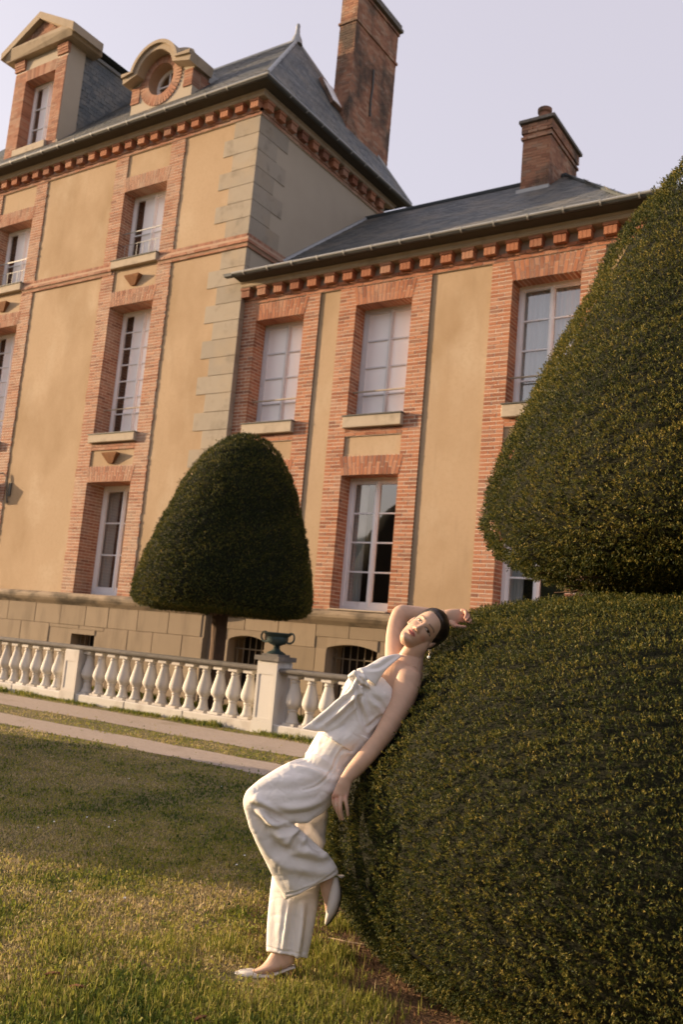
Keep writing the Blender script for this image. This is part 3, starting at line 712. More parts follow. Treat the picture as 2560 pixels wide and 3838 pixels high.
    for k in range(N):
        a, b = 2 * math.pi * k / N, 2 * math.pi * (k + 1) / N
        r.poly([(cx + ri * math.cos(a), yd, cz + ri * math.sin(a)), (cx + ri * math.cos(a), yd + .5, cz + ri * math.sin(a)), (cx + ri * math.cos(b), yd + .5, cz + ri * math.sin(b)), (cx + ri * math.cos(b), yd, cz + ri * math.sin(b))])
    r.build('reveal', M['mortar_old'], d)
    MB().poly([(cx + ri * math.cos(2 * math.pi * k / N), yd + .5, cz + ri * math.sin(2 * math.pi * k / N)) for k in range(N)]).build('room', M['room'], d)
    m = MB(); A = [(cx + .74 * math.cos(t), zc + .70 * math.sin(t)) for t in np.linspace(0, math.pi, 17)]
    for k in range(16): m.poly([(A[k][0], yd + .14, A[k][1]), (A[k][0], yd + 2.0, A[k][1]), (A[k + 1][0], yd + 2.0, A[k + 1][1]), (A[k + 1][0], yd + .14, A[k + 1][1])])
    m.build('dormer_roof', M['zinc'], d)
    MB().box(xr - .45, xr + .03, yd + .5, yd + 1.2, 14.35, 14.62).build('shoulder_capping', M['zinc'], d)
dormer_oculus()

# chimneys --------------------------------------------------------------------------
def chimney(parent, x0, x1, y0, y1, z0, zt, bands, cap, label, mat=None, lim=120):
    mat = mat or M['brick_old']
    c = MB().box(x0 + .008, x1 - .008, y0 + .008, y1 - .008, z0, zt).build('chimney', M['mortar_old'], parent); c['label'] = label
    P = Pieces(c, 'brick', mat, 'brickwork', lim); n = int((zt - z0) / COURSE)
    for k in range(n):
        z = z0 + k * COURSE; off = .115 * (k % 2); ex = sum(.035 for (b0, b1) in bands if b0 <= z < b1)
        for (o, t, nn, L) in (((x0, y0), (1, 0), (0, -1), x1 - x0), ((x1, y0), (0, 1), (1, 0), y1 - y0), ((x0, y1), (0, -1), (-1, 0), y1 - y0)):
            s = -off
            while s < L - .02:
                l, r = max(s, 0), min(s + .22, L)
                if r - l > .03:
                    m_ = (l + r) / 2; R = np.stack([(*t, 0), (-nn[0], -nn[1], 0), (0, 0, 1)], 1)
                    lo = -ex if l == 0 else 0; hi = ex if r == L else 0; d_ = .03 + ex; jit = random.uniform(-.003, .003)
                    m2 = (l + lo + r + hi) / 2
                    P.add((o[0] + t[0] * m2 + nn[0] * (ex - d_ / 2 + jit), o[1] + t[1] * m2 + nn[1] * (ex - d_ / 2 + jit), z + COURSE / 2), (r + hi - l - lo, d_, COURSE - .009), R)
                s += .23
    P.flush()
    for k, (e, za, zb) in enumerate(cap): MB().box(x0 - e, x1 + e, y0 - e, y1 + e, za, zb).build('cap', M['rail'], c)
    return c
ch = chimney(house, -12.85, -12.345, 17.10, 19.12, 13.3, 18.05, [(17.0, 17.12), (17.85, 18.1)], [(.10, 18.05, 18.13), (.06, 18.13, 18.26)], 'tall weathered brick chimney with an iron tie bar on its side')
MB().tube([(-12.32, 18.05, 14.95), (-12.32, 18.02, 15.35), (-12.32, 18.06, 15.75), (-12.32, 18.03, 16.25)], .028, 6).build('tie_bar', M['iron'], ch)
MB().box(-12.345, -12.28, 17.0, 17.35, 13.5, 13.72).build('flashing', M['zinc'], ch)
ch3 = chimney(house, -24.6, -23.6, 16.0, 16.9, 15.0, 16.75, [(16.5, 16.7)], [(.08, 16.75, 16.85)], 'dark chimney at the far left behind the pedimented dormer', lim=20)
MB().lathe([(.14, 0), (.12, .2), (.15, .35), (.13, .37)], (-23.9, 16.4, 16.85), 12).build('chimney_pot', M['brick_old'], ch3, auto=40)

# ---- wing ---------------------------------------------------------------------------
PBW = Pieces(wing, 'brick', M['brick'], 'brickwork')
PSW = Pieces(wing, 'slate', M['slate'], 'slates')
ZW = 8.272
FLW = [(2.0, 4.522, .30), (5.648, 7.89, .30)]
cols_w = [(XC + .004, -10.335, -11.945, -10.70), (-9.845, -7.82, -9.455, -8.212), (-6.613, -4.59, -6.215, -4.99)]
ops = [(c[2], c[3], f[0], f[1]) for c in cols_w for f in FLW]
wall_sheet('wall', XC, XE, 1.8, ZW + .5, YW, ops, M['stucco'], wing)
MB().poly([(XE, YW, 0), (XE, 22.5, 0), (XE, 22.5, ZW + .5), (XE, YW, ZW + .5)]).poly([(XE, 22.5, 0), (XC, 22.5, 0), (XC, 22.5, ZW + .5), (XE, 22.5, ZW + .5)]).build('side_wall', M['stucco_pale'], wing)
for i, (x0, x1, a, b) in enumerate(cols_w):
    column(wing, PBW, x0, x1, a, b, 1.99, ZW, YW, FLW, prot=.032)
    window(wing, a, b, 2.015, 4.532, YW + .30, 4, 1, 'drapes', casing=.07, stile=.055)
    window(wing, a, b, 5.65, 7.90, YW + .30, 4, 1, 'curtain' if i == 2 else 'all_white', low=.19, stile=.045)
    s_ = MB().cham(a - .02, b + .015, YW - .13, YW + .25, 5.42, 5.64, .01).build('sill', M['sill'], wing)
    MB().box(a - .035, b + .03, YW - .15, YW + .29, 5.641, 5.662).build('lead_flashing', M['iron'], s_)
    MB().cham(a - .0, b + .0, YW - .10, YW + .29, 1.99, 2.018, .006).build('threshold', M['sill'], wing)
    courses(PBW, a, b, YW, 5.275, 2, .032); MB().box(a, b, YW - .026, YW, 5.27, 5.42).build('mortar', M['mortar'], wing)
    MB().tube([(a - .03, YW + .14, 6.18), (b + .02, YW + .14, 6.18)], .017, 6).build('guard_rail', M['sill'], wing)
eaves(wing, (0, YW, 0), (1, 0, 0), (0, -1, 0), XC + .004, XE, ZW, [-12.205 + .4285 * i for i in range(20)], 0, 1, PBW)
MB().box(XC - .20, XC + .01, YW - .55, YW - .44, ZW + .465, ZW + .53).build('gutter_end', M['gutter'], wing)
ZG = ZW + .53; y0_, y1_, yr, zr, xr_ = YW - .52, 14.25, 18.3, 12.2, -7.0; z1_ = 9.05
xe_ = XE + .5; he = np.array([xr_, yr, zr])
h1 = np.array([xe_ - .75, y1_, z1_])
m = MB().poly([(XC - .28, y0_, ZG), (xe_, y0_, ZG), h1, (XC, y1_, z1_)]).poly([(XC, y1_, z1_), h1, he, (XC, yr, zr)])
m.poly([(xe_, y0_, ZG), (xe_, 23.1, ZG), (xe_ - .75, 22.35, z1_), h1]).poly([h1, (xe_ - .75, 22.35, z1_), he]).poly([(xe_, 23.1, ZG), (XC, 23.1, ZG), (XC, yr, zr), he])
roof_w = m.build('roof', M['slate_base'], wing)
for (ya, za, yb, zb, xa, xb) in ((y0_, ZG, y1_, z1_, xe_, h1[0]), (y1_, z1_, yr, zr, h1[0], xr_)):
    v_ = unit((0, yb - ya, zb - za)); L = math.hypot(yb - ya, zb - za)
    slates(PSW, np.array([0, ya, za]), np.array([1., 0, 0]), v_, np.cross((1, 0, 0), v_), [(XC + (-.25 if ya < 13.5 else 0), 0), (xa, 0), (xb, L - .02), (XC + .0, L - .02)])
v_ = unit(np.array([xr_, 0, zr]) - np.array([h1[0], 0, z1_])); 
slates(PSW, np.array([h1[0], 0, z1_]), np.array([0, 1., 0]), v_, np.cross((0, 1, 0), v_), [(y1_, 0), (22.35, 0), (yr, math.hypot(xr_ - h1[0], zr - z1_))])
MB().tube([(XC, yr, zr + .02), he + (0, 0, .02)], .07, 8).tube([(xe_, y0_, ZG + .03), h1 + (0, 0, .02), he + (0, 0, .02)], .045, 8).build('ridge_capping', M['slate_base'], roof_w, auto=40)
MB().tube([(XC + .02, y0_ + .5, ZG + .14), (XC + .02, y1_, z1_ + .03), (XC + .02, yr, zr + .03)], .05, 6).build('lead_flashing', M['zinc'], roof_w)
c2 = chimney(wing, -7.75, -7.10, 17.5, 19.2, 11.3, 13.2, [(12.75, 12.82), (12.9, 13.2)], [(.09, 13.2, 13.27)], 'short brick chimney on the wing ridge with clay pots')
MB().box(-7.80, -7.05, 17.40, 17.62, 11.50, 11.60).build('flashing', M['zinc'], c2)
for (yy, h) in ((17.85, .42), (18.9, .22)): MB().lathe([(.17, 0), (.15, h * .3), (.13, h * .72), (.16, h * .8), (.16, h), (.11, h)], (-7.42, yy, 13.27), 14).build('chimney_pot', M['brick_old'], c2, auto=40)
PBH.flush(); PSH.flush(); PBW.flush(); PSW.flush()
# ------------------------------------------------------------------ ground, tracks, balustrade, urn, lantern
def vnoise(x, y, s=1.0, seed=0):
    x = np.asarray(x) * s; y = np.asarray(y) * s; xi = np.floor(x).astype(np.int64); yi = np.floor(y).astype(np.int64); fx = x - xi; fy = y - yi
    fx = fx * fx * (3 - 2 * fx); fy = fy * fy * (3 - 2 * fy)
    def h(a, b):
        n = (a * 374761393 + b * 668265263 + seed * 974711) & 0xffffffff; n = ((n ^ (n >> 13)) * 1274126177) & 0xffffffff; return ((n ^ (n >> 16)) & 0xffff) / 65535.0
    return (h(xi, yi) * (1 - fx) + h(xi + 1, yi) * fx) * (1 - fy) + (h(xi, yi + 1) * (1 - fx) + h(xi + 1, yi + 1) * fx) * fy
def fbm(x, y, s, seed=0): return (vnoise(x, y, s, seed) + .5 * vnoise(x, y, s * 2.1, seed + 1) + .25 * vnoise(x, y, s * 4.3, seed + 2)) / 1.75

M['lawn'] = material('lawn_soil', [(.08, .085, .03), (.16, .13, .055), (.24, .185, .10)], 1.6, .95, .6, 30, stains=[((.035, .05, .014), 5, None, .5, .7, .6)])
M['gravel'] = material('gravel', [(.36, .29, .24), (.46, .38, .32)], 9, .95, .7, 130, stains=[((.28, .225, .18), 22, None, .5, .7, .5), ((.20, .17, .10), 1.1, None, .56, .74, .5)])
M['soil'] = material('bare_soil', [(.13, .075, .042), (.21, .12, .065), (.27, .165, .09)], 6, .97, .9, 50)
g = MB().poly([(-900, -600, 0), (900, -600, 0), (900, 1500, 0), (-900, 1500, 0)]).build('ground', M['lawn']); g['kind'] = 'structure'
def strip(name, y0, y1, z, mat, seed):
    n = 260; xs = np.linspace(-70, 30, n); V = []
    for x in xs:
        V += [(x, y0 + .16 * (fbm(x, 0, 1.3, seed) - .5) + .06 * (vnoise(x, 3, 7, seed) - .5), z), (x, y1 + .16 * (fbm(x, 9, 1.3, seed + 3) - .5) + .06 * (vnoise(x, 5, 7, seed) - .5), z)]
    o = mesh_np(name, np.array(V), np.array([(2 * i, 2 * i + 2, 2 * i + 3, 2 * i + 1) for i in range(n - 1)]), mat); o['kind'] = 'structure'
strip('gravel_track', 9.22, 10.40, .004, M['gravel'], 11); strip('gravel_track', 7.62, 8.42, .004, M['gravel'], 21)

YB = 10.97
bal = thing('balustrade', (-11, YB, 0), 'long white stone balustrade with mossy rail running before the house', 'balustrade')
prof = [(.098, .185), (.102, .20), (.085, .222), (.074, .26), (.064, .32), (.060, .352), (.070, .360), (.074, .372), (.066, .385), (.082, .405), (.108, .432), (.123, .462), (.126, .49), (.120, .53), (.105, .585), (.088, .645), (.074, .70), (.064, .745), (.060, .765), (.070, .773), (.072, .785), (.062, .794), (.060, .808), (.074, .825)]
bm_ = MB().lathe(prof, (0, 0, 0), 18); bm_.box(-.105, .105, -.105, .105, .150, .1845).box(-.088, .088, -.088, .088, .8255, .879)
b0 = bm_.build('baluster', M['balustrade'], bal, auto=35); bmesh_d = b0.data; bpy.data.objects.remove(b0)
def baluster(x):
    o = bpy.data.objects.new('baluster', bmesh_d); o.location = (x + random.uniform(-.004, .004), YB, random.uniform(-.003, .003)); o.rotation_euler = (0, 0, random.uniform(-.05, .05)); link(o, bal)
for i in range(13): baluster(-8.745 - .2975 * i)
for i in range(9): baluster(-13.09 - .2975 * i)
for i in range(8): baluster(-7.90 + .2975 * i)
rp = [(-.145, .905), (-.125, .885), (.125, .885), (.145, .905), (.15, .925), (.14, .945), (.10, .96), (-.10, .96), (-.14, .945), (-.15, .925)]
for (l, r) in ((-16.0, -12.3), (-12.297, -8.50), (-8.12, -5.3)):
    sweep([(-o, z) for o, z in rp], (0, YB, 0), (1, 0, 0), (0, -1, 0), l, r).build('rail', M['rail'], bal, auto=50)
for (l, r) in ((-16.0, -14.1), (-14.097, -12.76), (-12.40, -11.2), (-11.197, -9.9), (-9.897, -8.50), (-8.12, -6.8), (-6.797, -5.3)):
    MB().cham(l, r, YB - .17, YB + .17, -.02, .148, .015).build('base', M['balustrade'], bal)
def pedestal(x0, x1, zt, cap):
    y0, y1 = YB - .18, YB + .18
    p = MB().box(x0, x1, y0, y1, -.02, zt).build('pedestal', M['balustrade'], bal); t = .045; e = .010
    f = MB()
    f.box(x0 - .0, x0 + t, y0 - e, y0, .17, zt - .02).box(x1 - t, x1, y0 - e, y0, .17, zt - .02).box(x0 + t, x1 - t, y0 - e, y0, .17, .22).box(x0 + t, x1 - t, y0 - e, y0, zt - .2, zt - .02)
    f.box(x1, x1 + e, y0 - e, y0 + t, .17, zt - .02).box(x1, x1 + e, y1 - t, y1, .17, zt - .02)
    f.build('panel_frame', M['balustrade'], p)
    MB().box(x0 - .018, x1 + .018, y0 - .02, y1 + .018, -.02, .168).build('foot', M['balustrade'], p)
    if cap:
        MB().extrude([(x0 - .045, y0 - .045, zt), (x1 + .045, y0 - .045, zt), (x1 + .045, y1 + .045, zt), (x0 - .045, y1 + .045, zt)], (0, 0, .07)).build('cap', M['rail'], p)
pedestal(-12.75, -12.41, .884, False); pedestal(-8.49, -8.13, 1.05, True)
uc = (-8.31, YB, 1.12)
urn = thing('urn', uc, 'dark green bronze two-handled urn on the balustrade pedestal', 'urn')
MB().lathe([(.14, .03), (.145, .045), (.12, .06), (.07, .085), (.045, .115), (.055, .13), (.04, .145), (.07, .165), (.125, .185), (.155, .215), (.165, .26), (.16, .285), (.19, .315), (.215, .335), (.215, .35), (.195, .352), (.15, .30), (.0, .28)], uc, 28).build('bowl', M['bronze'], urn, auto=40)
MB().box(uc[0] - .15, uc[0] + .15, YB - .15, YB + .15, 1.121, 1.152).build('plinth', M['rail'], urn)
for s_ in (-1, 1):
    pts = []
    for k in range(26):
        t = k / 25; a = -2.2 + t * 5.6; rr = .085 * (1 - .62 * max(0, t - .55) / .45)
        pts.append((uc[0] + s_ * (.225 + rr * math.cos(a)), YB, uc[2] + .285 + rr * math.sin(a) * .95))
    MB().tube(pts, [.016 - .006 * k / 25 for k in range(26)], 8).build('handle', M['bronze'], urn, auto=60)
lan = thing('wall_lantern', (-19.45, YM, 4.5), 'iron wall lantern on a curved bracket at the left edge of the house', 'lantern')
MB().box(-19.20, -19.12, YM - .035, YM - .001, 4.25, 4.58).build('backplate', M['iron'], lan)
MB().tube([(-19.16, YM - .02, 4.12), (-19.18, YM - .03, 4.08), (-19.22, YM - .04, 4.25), (-19.25, YM - .05, 4.55), (-19.31, YM - .06, 4.74), (-19.45, YM - .08, 4.83), (-19.60, YM - .13, 4.80), (-19.70, YM - .17, 4.70)], .014, 8).build('bracket', M['iron'], lan, auto=60)
lb = MB().lathe([(.03, .30), (.06, .26), (.15, .16), (.16, .14), (.15, .13), (.10, -.16), (.11, -.18), (.05, -.22), (.01, -.25)], (-19.70, YM - .17, 4.38), 6).build('lamp_body', M['iron'], lan)

# ------------------------------------------------------------------ grass
def foliage_mat(name, cols, rough=.7, trans=.3, attr='tint'):
    m = bpy.data.materials.new(name); m.use_nodes = True; nt = m.node_tree; b = nt.nodes['Principled BSDF']; out = nt.nodes['Material Output']
    at = _n(nt, 'ShaderNodeAttribute', attribute_name=attr); c = _ramp(nt, cols, at.outputs['Fac'])
    nt.links.new(c, b.inputs['Base Color']); b.inputs['Roughness'].default_value = rough; b.inputs['Specular IOR Level'].default_value = .2
    tr = _n(nt, 'ShaderNodeBsdfTranslucent'); nt.links.new(c, tr.inputs[0]); mx = _n(nt, 'ShaderNodeMixShader'); mx.inputs[0].default_value = trans
    nt.links.new(b.outputs[0], mx.inputs[1]); nt.links.new(tr.outputs[0], mx.inputs[2]); nt.links.new(mx.outputs[0], out.inputs[0]); return m
M['grass'] = foliage_mat('grass_blades', [(0, (.05, .085, .016)), (.28, (.13, .165, .026)), (.46, (.29, .29, .045)), (.62, (.38, .33, .085)), (.82, (.46, .365, .16)), (1, (.58, .46, .26))])
DOME_C = RD(2.0, 4.6)
def blades(name, P, H, W, T, lean=.5, seed=1, mat=None, parent=None, kind='stuff'):
    r = np.random.default_rng(seed); n = len(P); a = r.uniform(0, 2 * np.pi, n); b = r.uniform(0, 2 * np.pi, n); le = np.abs(r.normal(0, lean, n))
    d = np.stack([np.cos(a), np.sin(a), np.zeros(n)], 1); w = np.stack([np.cos(b), np.sin(b), np.zeros(n)], 1) * (W / 2)[:, None]
    up = np.array([0, 0, 1.0]); H_ = H[:, None]
    m1 = P + up * H_ * .55 * np.cos(le * .5)[:, None] + d * H_ * .55 * np.sin(le * .5)[:, None]
    tp = m1 + up * H_ * .45 * np.cos(le * 1.6)[:, None] + d * H_ * .45 * np.sin(le * 1.6)[:, None]
    V = np.stack([P - w, P + w, m1 + w * .8, m1 - w * .8, tp], 1).reshape(-1, 3); i0 = 5 * np.arange(n)[:, None]
    o = mesh_np(name, V, [i0 + np.array([0, 1, 2, 3]), i0 + np.array([3, 2, 4])], mat or M['grass'], parent, tint=np.repeat(T, 5)); o['kind'] = kind; return o
def make_grass():
    n = 380000; u = RNG.uniform(-500, 2900, n); v = RNG.uniform(2560, 4350, n) 
    r_ = np.stack([(u - 1280) / FPX, -(v - 1919) / FPX, np.ones(n)], 1) @ CAMR; ok = r_[:, 2] < -.03; r_ = r_[ok]
    P = CAMP + r_ * (-CAMZ / r_[:, 2])[:, None]; P[:, 2] = 0
    P[:, :2] += RNG.normal(0, .03, (len(P), 2)); D = P @ FH
    e1 = .22 * (fbm(P[:, 0], P[:, 1], 2.0, 40) - .5)
    tr = ((P[:, 1] > 9.22 + e1) & (P[:, 1] < 10.38 + e1)) | ((P[:, 1] > 7.64 + e1) & (P[:, 1] < 8.40 + e1))
    keep = (P[:, 1] < 10.80) & (D > 1.0) & (~tr | (RNG.random(len(P)) < .02))
    dc = np.linalg.norm(P[:, :2] - DOME_C[:2], axis=1)
    bare = np.clip((2.22 + .5 * (fbm(P[:, 0], P[:, 1], 1.6, 50) - .5) - dc) / .28, 0, 1)
    keep &= (dc > 1.5) & (RNG.random(len(P)) > bare * .985)
    P = P[keep]; D = D[keep]; n = len(P)
    dry = fbm(P[:, 0], P[:, 1], 1.5, 60) * .75 + fbm(P[:, 0], P[:, 1], 7.0, 61) * .45
    lush = np.clip((4.6 - D) / 1.6, 0, 1)                                    # taller towards the bush and the near edge
    T = np.clip((dry - .42) * 1.8 + .24 + .10 * lush + RNG.normal(0, .19, n), 0, 1)
    far = np.clip((D - 5) / 4, 0, 1); mid = (P[:, 1] > 8.3) ; T = np.where(mid, T * .8 + .18, T)
    H = (.012 + .016 * RNG.random(n) + .016 * lush * RNG.random(n)) * (.5 + .95 * fbm(P[:, 0], P[:, 1], 4, 63))
    fa, fb = at_z(868, 3665, 0), at_z(1130, 3640, 0); tt = np.clip(((P - fa) @ (fb - fa)) / ((fb - fa) @ (fb - fa)), 0, 1); fd = np.linalg.norm(P - fa - tt[:, None] * (fb - fa), axis=1)
    H = H * np.clip(.35 + (fd - .05) / .22, .35, 1); kk = fd > .055; P, D, T, H, n = P[kk], D[kk], T[kk], H[kk], int(kk.sum())
    W = .0036 + .0011 * np.clip(D - 3, 0, 8)
    blades('grass', P, H, W, T, 1.3, 3)
    k = RNG.random(n) < .16; Pb = P[k] + np.stack([RNG.normal(0, .02, k.sum()), RNG.normal(0, .02, k.sum()), .004 + .02 * RNG.random(k.sum())], 1)
    blades('lawn_weeds', Pb, .014 + .016 * RNG.random(k.sum()), (.007 + .007 * RNG.random(k.sum())) * (.8 + .12 * np.clip(D[k] - 3, 0, 8)), np.clip(T[k] * .7 + RNG.normal(.02, .12, k.sum()), 0, 1), 1.7, 4)
    # taller weeds by the bush and in the near corner
    n = 9000; cs = []
    rr = np.random.default_rng(9)
    spots = [(at_z(u_, v_, 0), s_) for u_, v_, s_ in ((1130, 3730, .12), (1210, 3660, .12), (1280, 3760, .12), (1080, 3790, .16), (1200, 3810, .16), (1360, 3800, .10), (1180, 3560, .10), (1250, 3590, .07), (940, 3800, .14), (700, 3760, .12), (400, 3790, .16), (180, 3740, .14), (1280, 3470, .09), (860, 3560, .10), (620, 3560, .12), (250, 3560, .10))]
    k = rr.integers(0, len(spots), n); P = np.array([spots[i][0] for i in k]); sg = np.array([spots[i][1] for i in k]); P[:, :2] += rr.normal(0, 1, (n, 2)) * sg[:, None] * .75
    T = np.clip(rr.normal(.46, .15, n), 0, 1); H = .025 + .045 * rr.random(n) ** 1.5; W = .0030 + .0025 * rr.random(n)
    blades('tall_grass', P, H, W, T, .55, 5)
    # dry stalks
    n = 130; P = np.array([at_z(rr.uniform(100, 1500), rr.uniform(3300, 3830), 0) for _ in range(n)]); blades('dry_stalks', P, .06 + .07 * rr.random(n), np.full(n, .003), np.clip(.85 + .1 * rr.normal(size=n), 0, 1), .45, 6)
    # weeds along the foot of the balustrade and a yellowing ground cover behind it
    n = 5200; x = rr.uniform(-16, -5.2, n); keep = fbm(x, x * 0, 1.4, 70) > .36; x = x[keep]; P = np.stack([x, YB - .19 - np.abs(rr.normal(0, .10, len(x))), np.zeros(len(x))], 1)
    blades('balustrade_weeds', P, (.04 + .12 * rr.random(len(x)) * fbm(x, x * 0, 2, 71)), np.full(len(x), .012), np.clip(rr.normal(.32, .18, len(x)), 0, 1), .7, 7)
    n = 9000; x = rr.uniform(-16, -5.2, n); P = np.stack([x, rr.uniform(11.3, 12.1, n), np.zeros(n)], 1); h = .10 + .22 * fbm(x, P[:, 1], 1.6, 72); P[:, 2] = h * rr.random(n) * .7
    blades('ground_cover', P, np.full(n, .09), np.full(n, .035), np.clip(rr.normal(.42, .16, n), 0, 1), .9, 8)
make_grass()
# bare soil ring round the foot of the big bush
n = 90; V = [(*DOME_C[:2], .003)]
for k in range(n):
    a = 2 * math.pi * k / n; r_ = 2.30 + .32 * (fbm(math.cos(a) * 3, math.sin(a) * 3, 1.2, 80) - .5); V.append((DOME_C[0] + r_ * math.cos(a), DOME_C[1] + r_ * math.sin(a), .003))
so_ = mesh_np('bare_soil', np.array(V), np.array([(0, 1 + k, 1 + (k + 1) % n) for k in range(n)]), M['soil']); so_['kind'] = 'structure'
rr = np.random.default_rng(12); n = 9000; a = rr.uniform(0, 2 * np.pi, n); r_ = rr.uniform(1.5, 2.32, n); P = np.stack([DOME_C[0] + r_ * np.cos(a), DOME_C[1] + r_ * np.sin(a), np.full(n, .004)], 1)
M['litter'] = foliage_mat('needle_litter', [(0, (.10, .055, .03)), (.5, (.26, .13, .06)), (1, (.40, .24, .12))], .9, .1)
blades('needle_litter', P, .016 + .02 * rr.random(n), np.full(n, .005), rr.random(n), 1.6, 13, M['litter'])
# ------------------------------------------------------------------ the woman leaning on the yew
def _z(x0, y0, k): return lambda x, y: (x0 + k * x, y0 + k * y)
P6, P7, PF, PT, PH = _z(1050, 2200, .5421), _z(800, 2750, .4464), _z(1400, 2200, .28699), _z(1050, 2400, .35077), _z(1150, 2750, .22321)
def ring_loft(m, secs, seg=20, cap=True, power=2.0):
    """secs: (left px, right px, depth, thickness ratio[, depth of right edge]); ellipses across the line of sight"""
    n0 = len(m.v); rings = []
    for s in secs:
        (L, R_, d, k) = s[:4]; d2 = s[4] if len(s) > 4 else d
        a, b = at_d(*L, d), at_d(*R_, d2); c = (a + b) / 2; ax = (b - a) / 2; h = np.linalg.norm(ax); v = unit(c - CAMP); axn = ax / h; v = unit(v - axn * (v @ axn))
        kk = k if k < 5 else k / 1000 / h          # values above 5 are millimetres
        for i in range(seg):
            w = 2 * math.pi * i / seg; cx, sx = math.cos(w), math.sin(w)
            if power != 2.0: cx, sx = math.copysign(abs(cx) ** (2 / power), cx), math.copysign(abs(sx) ** (2 / power), sx)
            m.v.append(tuple(c + ax * cx + v * h * kk * sx))
    N = len(secs)
    for i in range(N - 1):
        for k in range(seg):
            k2 = (k + 1) % seg; m.f.append((n0 + i * seg + k, n0 + i * seg + k2, n0 + (i + 1) * seg + k2, n0 + (i + 1) * seg + k))
    if cap:
        m.f.append(tuple(n0 + k for k in range(seg - 1, -1, -1))); q = n0 + (N - 1) * seg; m.f.append(tuple(q + k for k in range(seg)))
def dense(secs, sub=4):
    """Catmull-Rom refinement of a list of sections"""
    A = np.array([[*s[0], *s[1], s[2], s[3], s[4] if len(s) > 4 else s[2]] for s in secs], float); out = []
    for i in range(len(A) - 1):
        p0, p1, p2, p3 = A[max(i - 1, 0)], A[i], A[i + 1], A[min(i + 2, len(A) - 1)]
        for t in np.arange(sub) / sub: out.append(.5 * (2 * p1 + (p2 - p0) * t + (2 * p0 - 5 * p1 + 4 * p2 - p3) * t * t + (3 * p1 - p0 - 3 * p2 + p3) * t ** 3))
    out.append(A[-1]); return [((r[0], r[1]), (r[2], r[3]), r[4], r[5], r[6]) for r in out]
def limb(m, secs, conv, seg=20, sub=4): ring_loft(m, dense([(conv(*s[0]), conv(*s[1])) + tuple(s[2:]) for s in secs], sub), seg)
def finger(m, pts, rad, conv, k, deps, seg=12):
    """pts in zoom pixels; rounded tip"""
    P = [at_d(*conv(*p), d) for p, d in zip(pts, deps)]; R_ = [r * k / FPX * d for r, d in zip(rad, deps)]
    Q, S_ = [], []
    for i in range(len(P) - 1):
        for t in (0, .25, .5, .75):
            p0, p3 = P[max(i - 1, 0)], P[min(i + 2, len(P) - 1)]
            Q.append(.5 * (2 * P[i] + (P[i + 1] - p0) * t + (2 * p0 - 5 * P[i] + 4 * P[i + 1] - p3) * t * t + (3 * P[i] - p0 - 3 * P[i + 1] + p3) * t ** 3)); S_.append(R_[i] + (R_[i + 1] - R_[i]) * t)
    tip = P[-1]; dr = unit(P[-1] - Q[-1]); r = R_[-1]
    for a in (0, .5, .8, .97): Q.append(tip + dr * r * a); S_.append(r * math.sqrt(max(1 - a * a, .03)))
    m.tube(Q, S_, seg)
def remesh(name, m, vox, smooth=3, mat=None, parent=None):
    tmp = m.build('tmp_' + name, None); md = tmp.modifiers.new('r', 'REMESH'); md.mode = 'VOXEL'; md.voxel_size = vox; md.use_smooth_shade = True
    dg = bpy.context.evaluated_depsgraph_get(); me = bpy.data.meshes.new_from_object(tmp.evaluated_get(dg)); old = tmp.data; bpy.data.objects.remove(tmp); bpy.data.meshes.remove(old)
    n = len(me.vertices); V = np.empty(n * 3); me.vertices.foreach_get('co', V); V = V.reshape(-1, 3)
    E_ = np.empty(len(me.edges) * 2, np.int32); me.edges.foreach_get('vertices', E_); E_ = E_.reshape(-1, 2)
    V = relax(V, E_, smooth)
    me.vertices.foreach_set('co', V.ravel().astype(np.float32)); me.update()
    if mat: me.materials.append(mat)
    me.polygons.foreach_set('use_smooth', np.ones(len(me.polygons), bool))
    o = bpy.data.objects.new(name, me); me.name = name; link(o, parent); return o, V, E_
def relax(V, E_, it):
    n = len(V); cnt = np.bincount(E_.ravel(), minlength=n)[:, None].clip(1)
    for k in range(it):
        for lam in (.55, -.57):
            A = np.zeros_like(V)
            for j in range(3): A[:, j] = np.bincount(E_[:, 0], V[E_[:, 1], j], n) + np.bincount(E_[:, 1], V[E_[:, 0], j], n)
            V = V + lam * (A / cnt - V)
    return V
def normals(o):
    me = o.data; N = np.empty(len(me.vertices) * 3, np.float32); me.vertices.foreach_get('normal', N); return N.reshape(-1, 3).astype(float)
def seg_dist(U, pts):
    """distance of 2-D points to a polyline and the position along it 0..1"""
    best = np.full(len(U), 1e9); par = np.zeros(len(U)); pts = np.array(pts, float); L = np.linalg.norm(np.diff(pts, axis=0), axis=1); cum = np.concatenate([[0], np.cumsum(L)])
    for i in range(len(pts) - 1):
        d = pts[i + 1] - pts[i]; t = np.clip(((U - pts[i]) @ d) / (d @ d), 0, 1); q = np.linalg.norm(U - pts[i] - t[:, None] * d, axis=1); k = q < best
        best[k] = q[k]; par[k] = ((cum[i] + t * L[i]) / cum[-1])[k]
    return best, par
def curve(pts, n=8):
    pts = [np.array(p, float) for p in pts]; out = []
    for i in range(len(pts) - 1):
        p0, p1, p2, p3 = pts[max(i - 1, 0)], pts[i], pts[i + 1], pts[min(i + 2, len(pts) - 1)]
        for t in np.arange(n) / n: out.append(.5 * (2 * p1 + (p2 - p0) * t + (2 * p0 - 5 * p1 + 4 * p2 - p3) * t * t + (3 * p1 - p0 - 3 * p2 + p3) * t ** 3))
    out.append(pts[-1]); return out
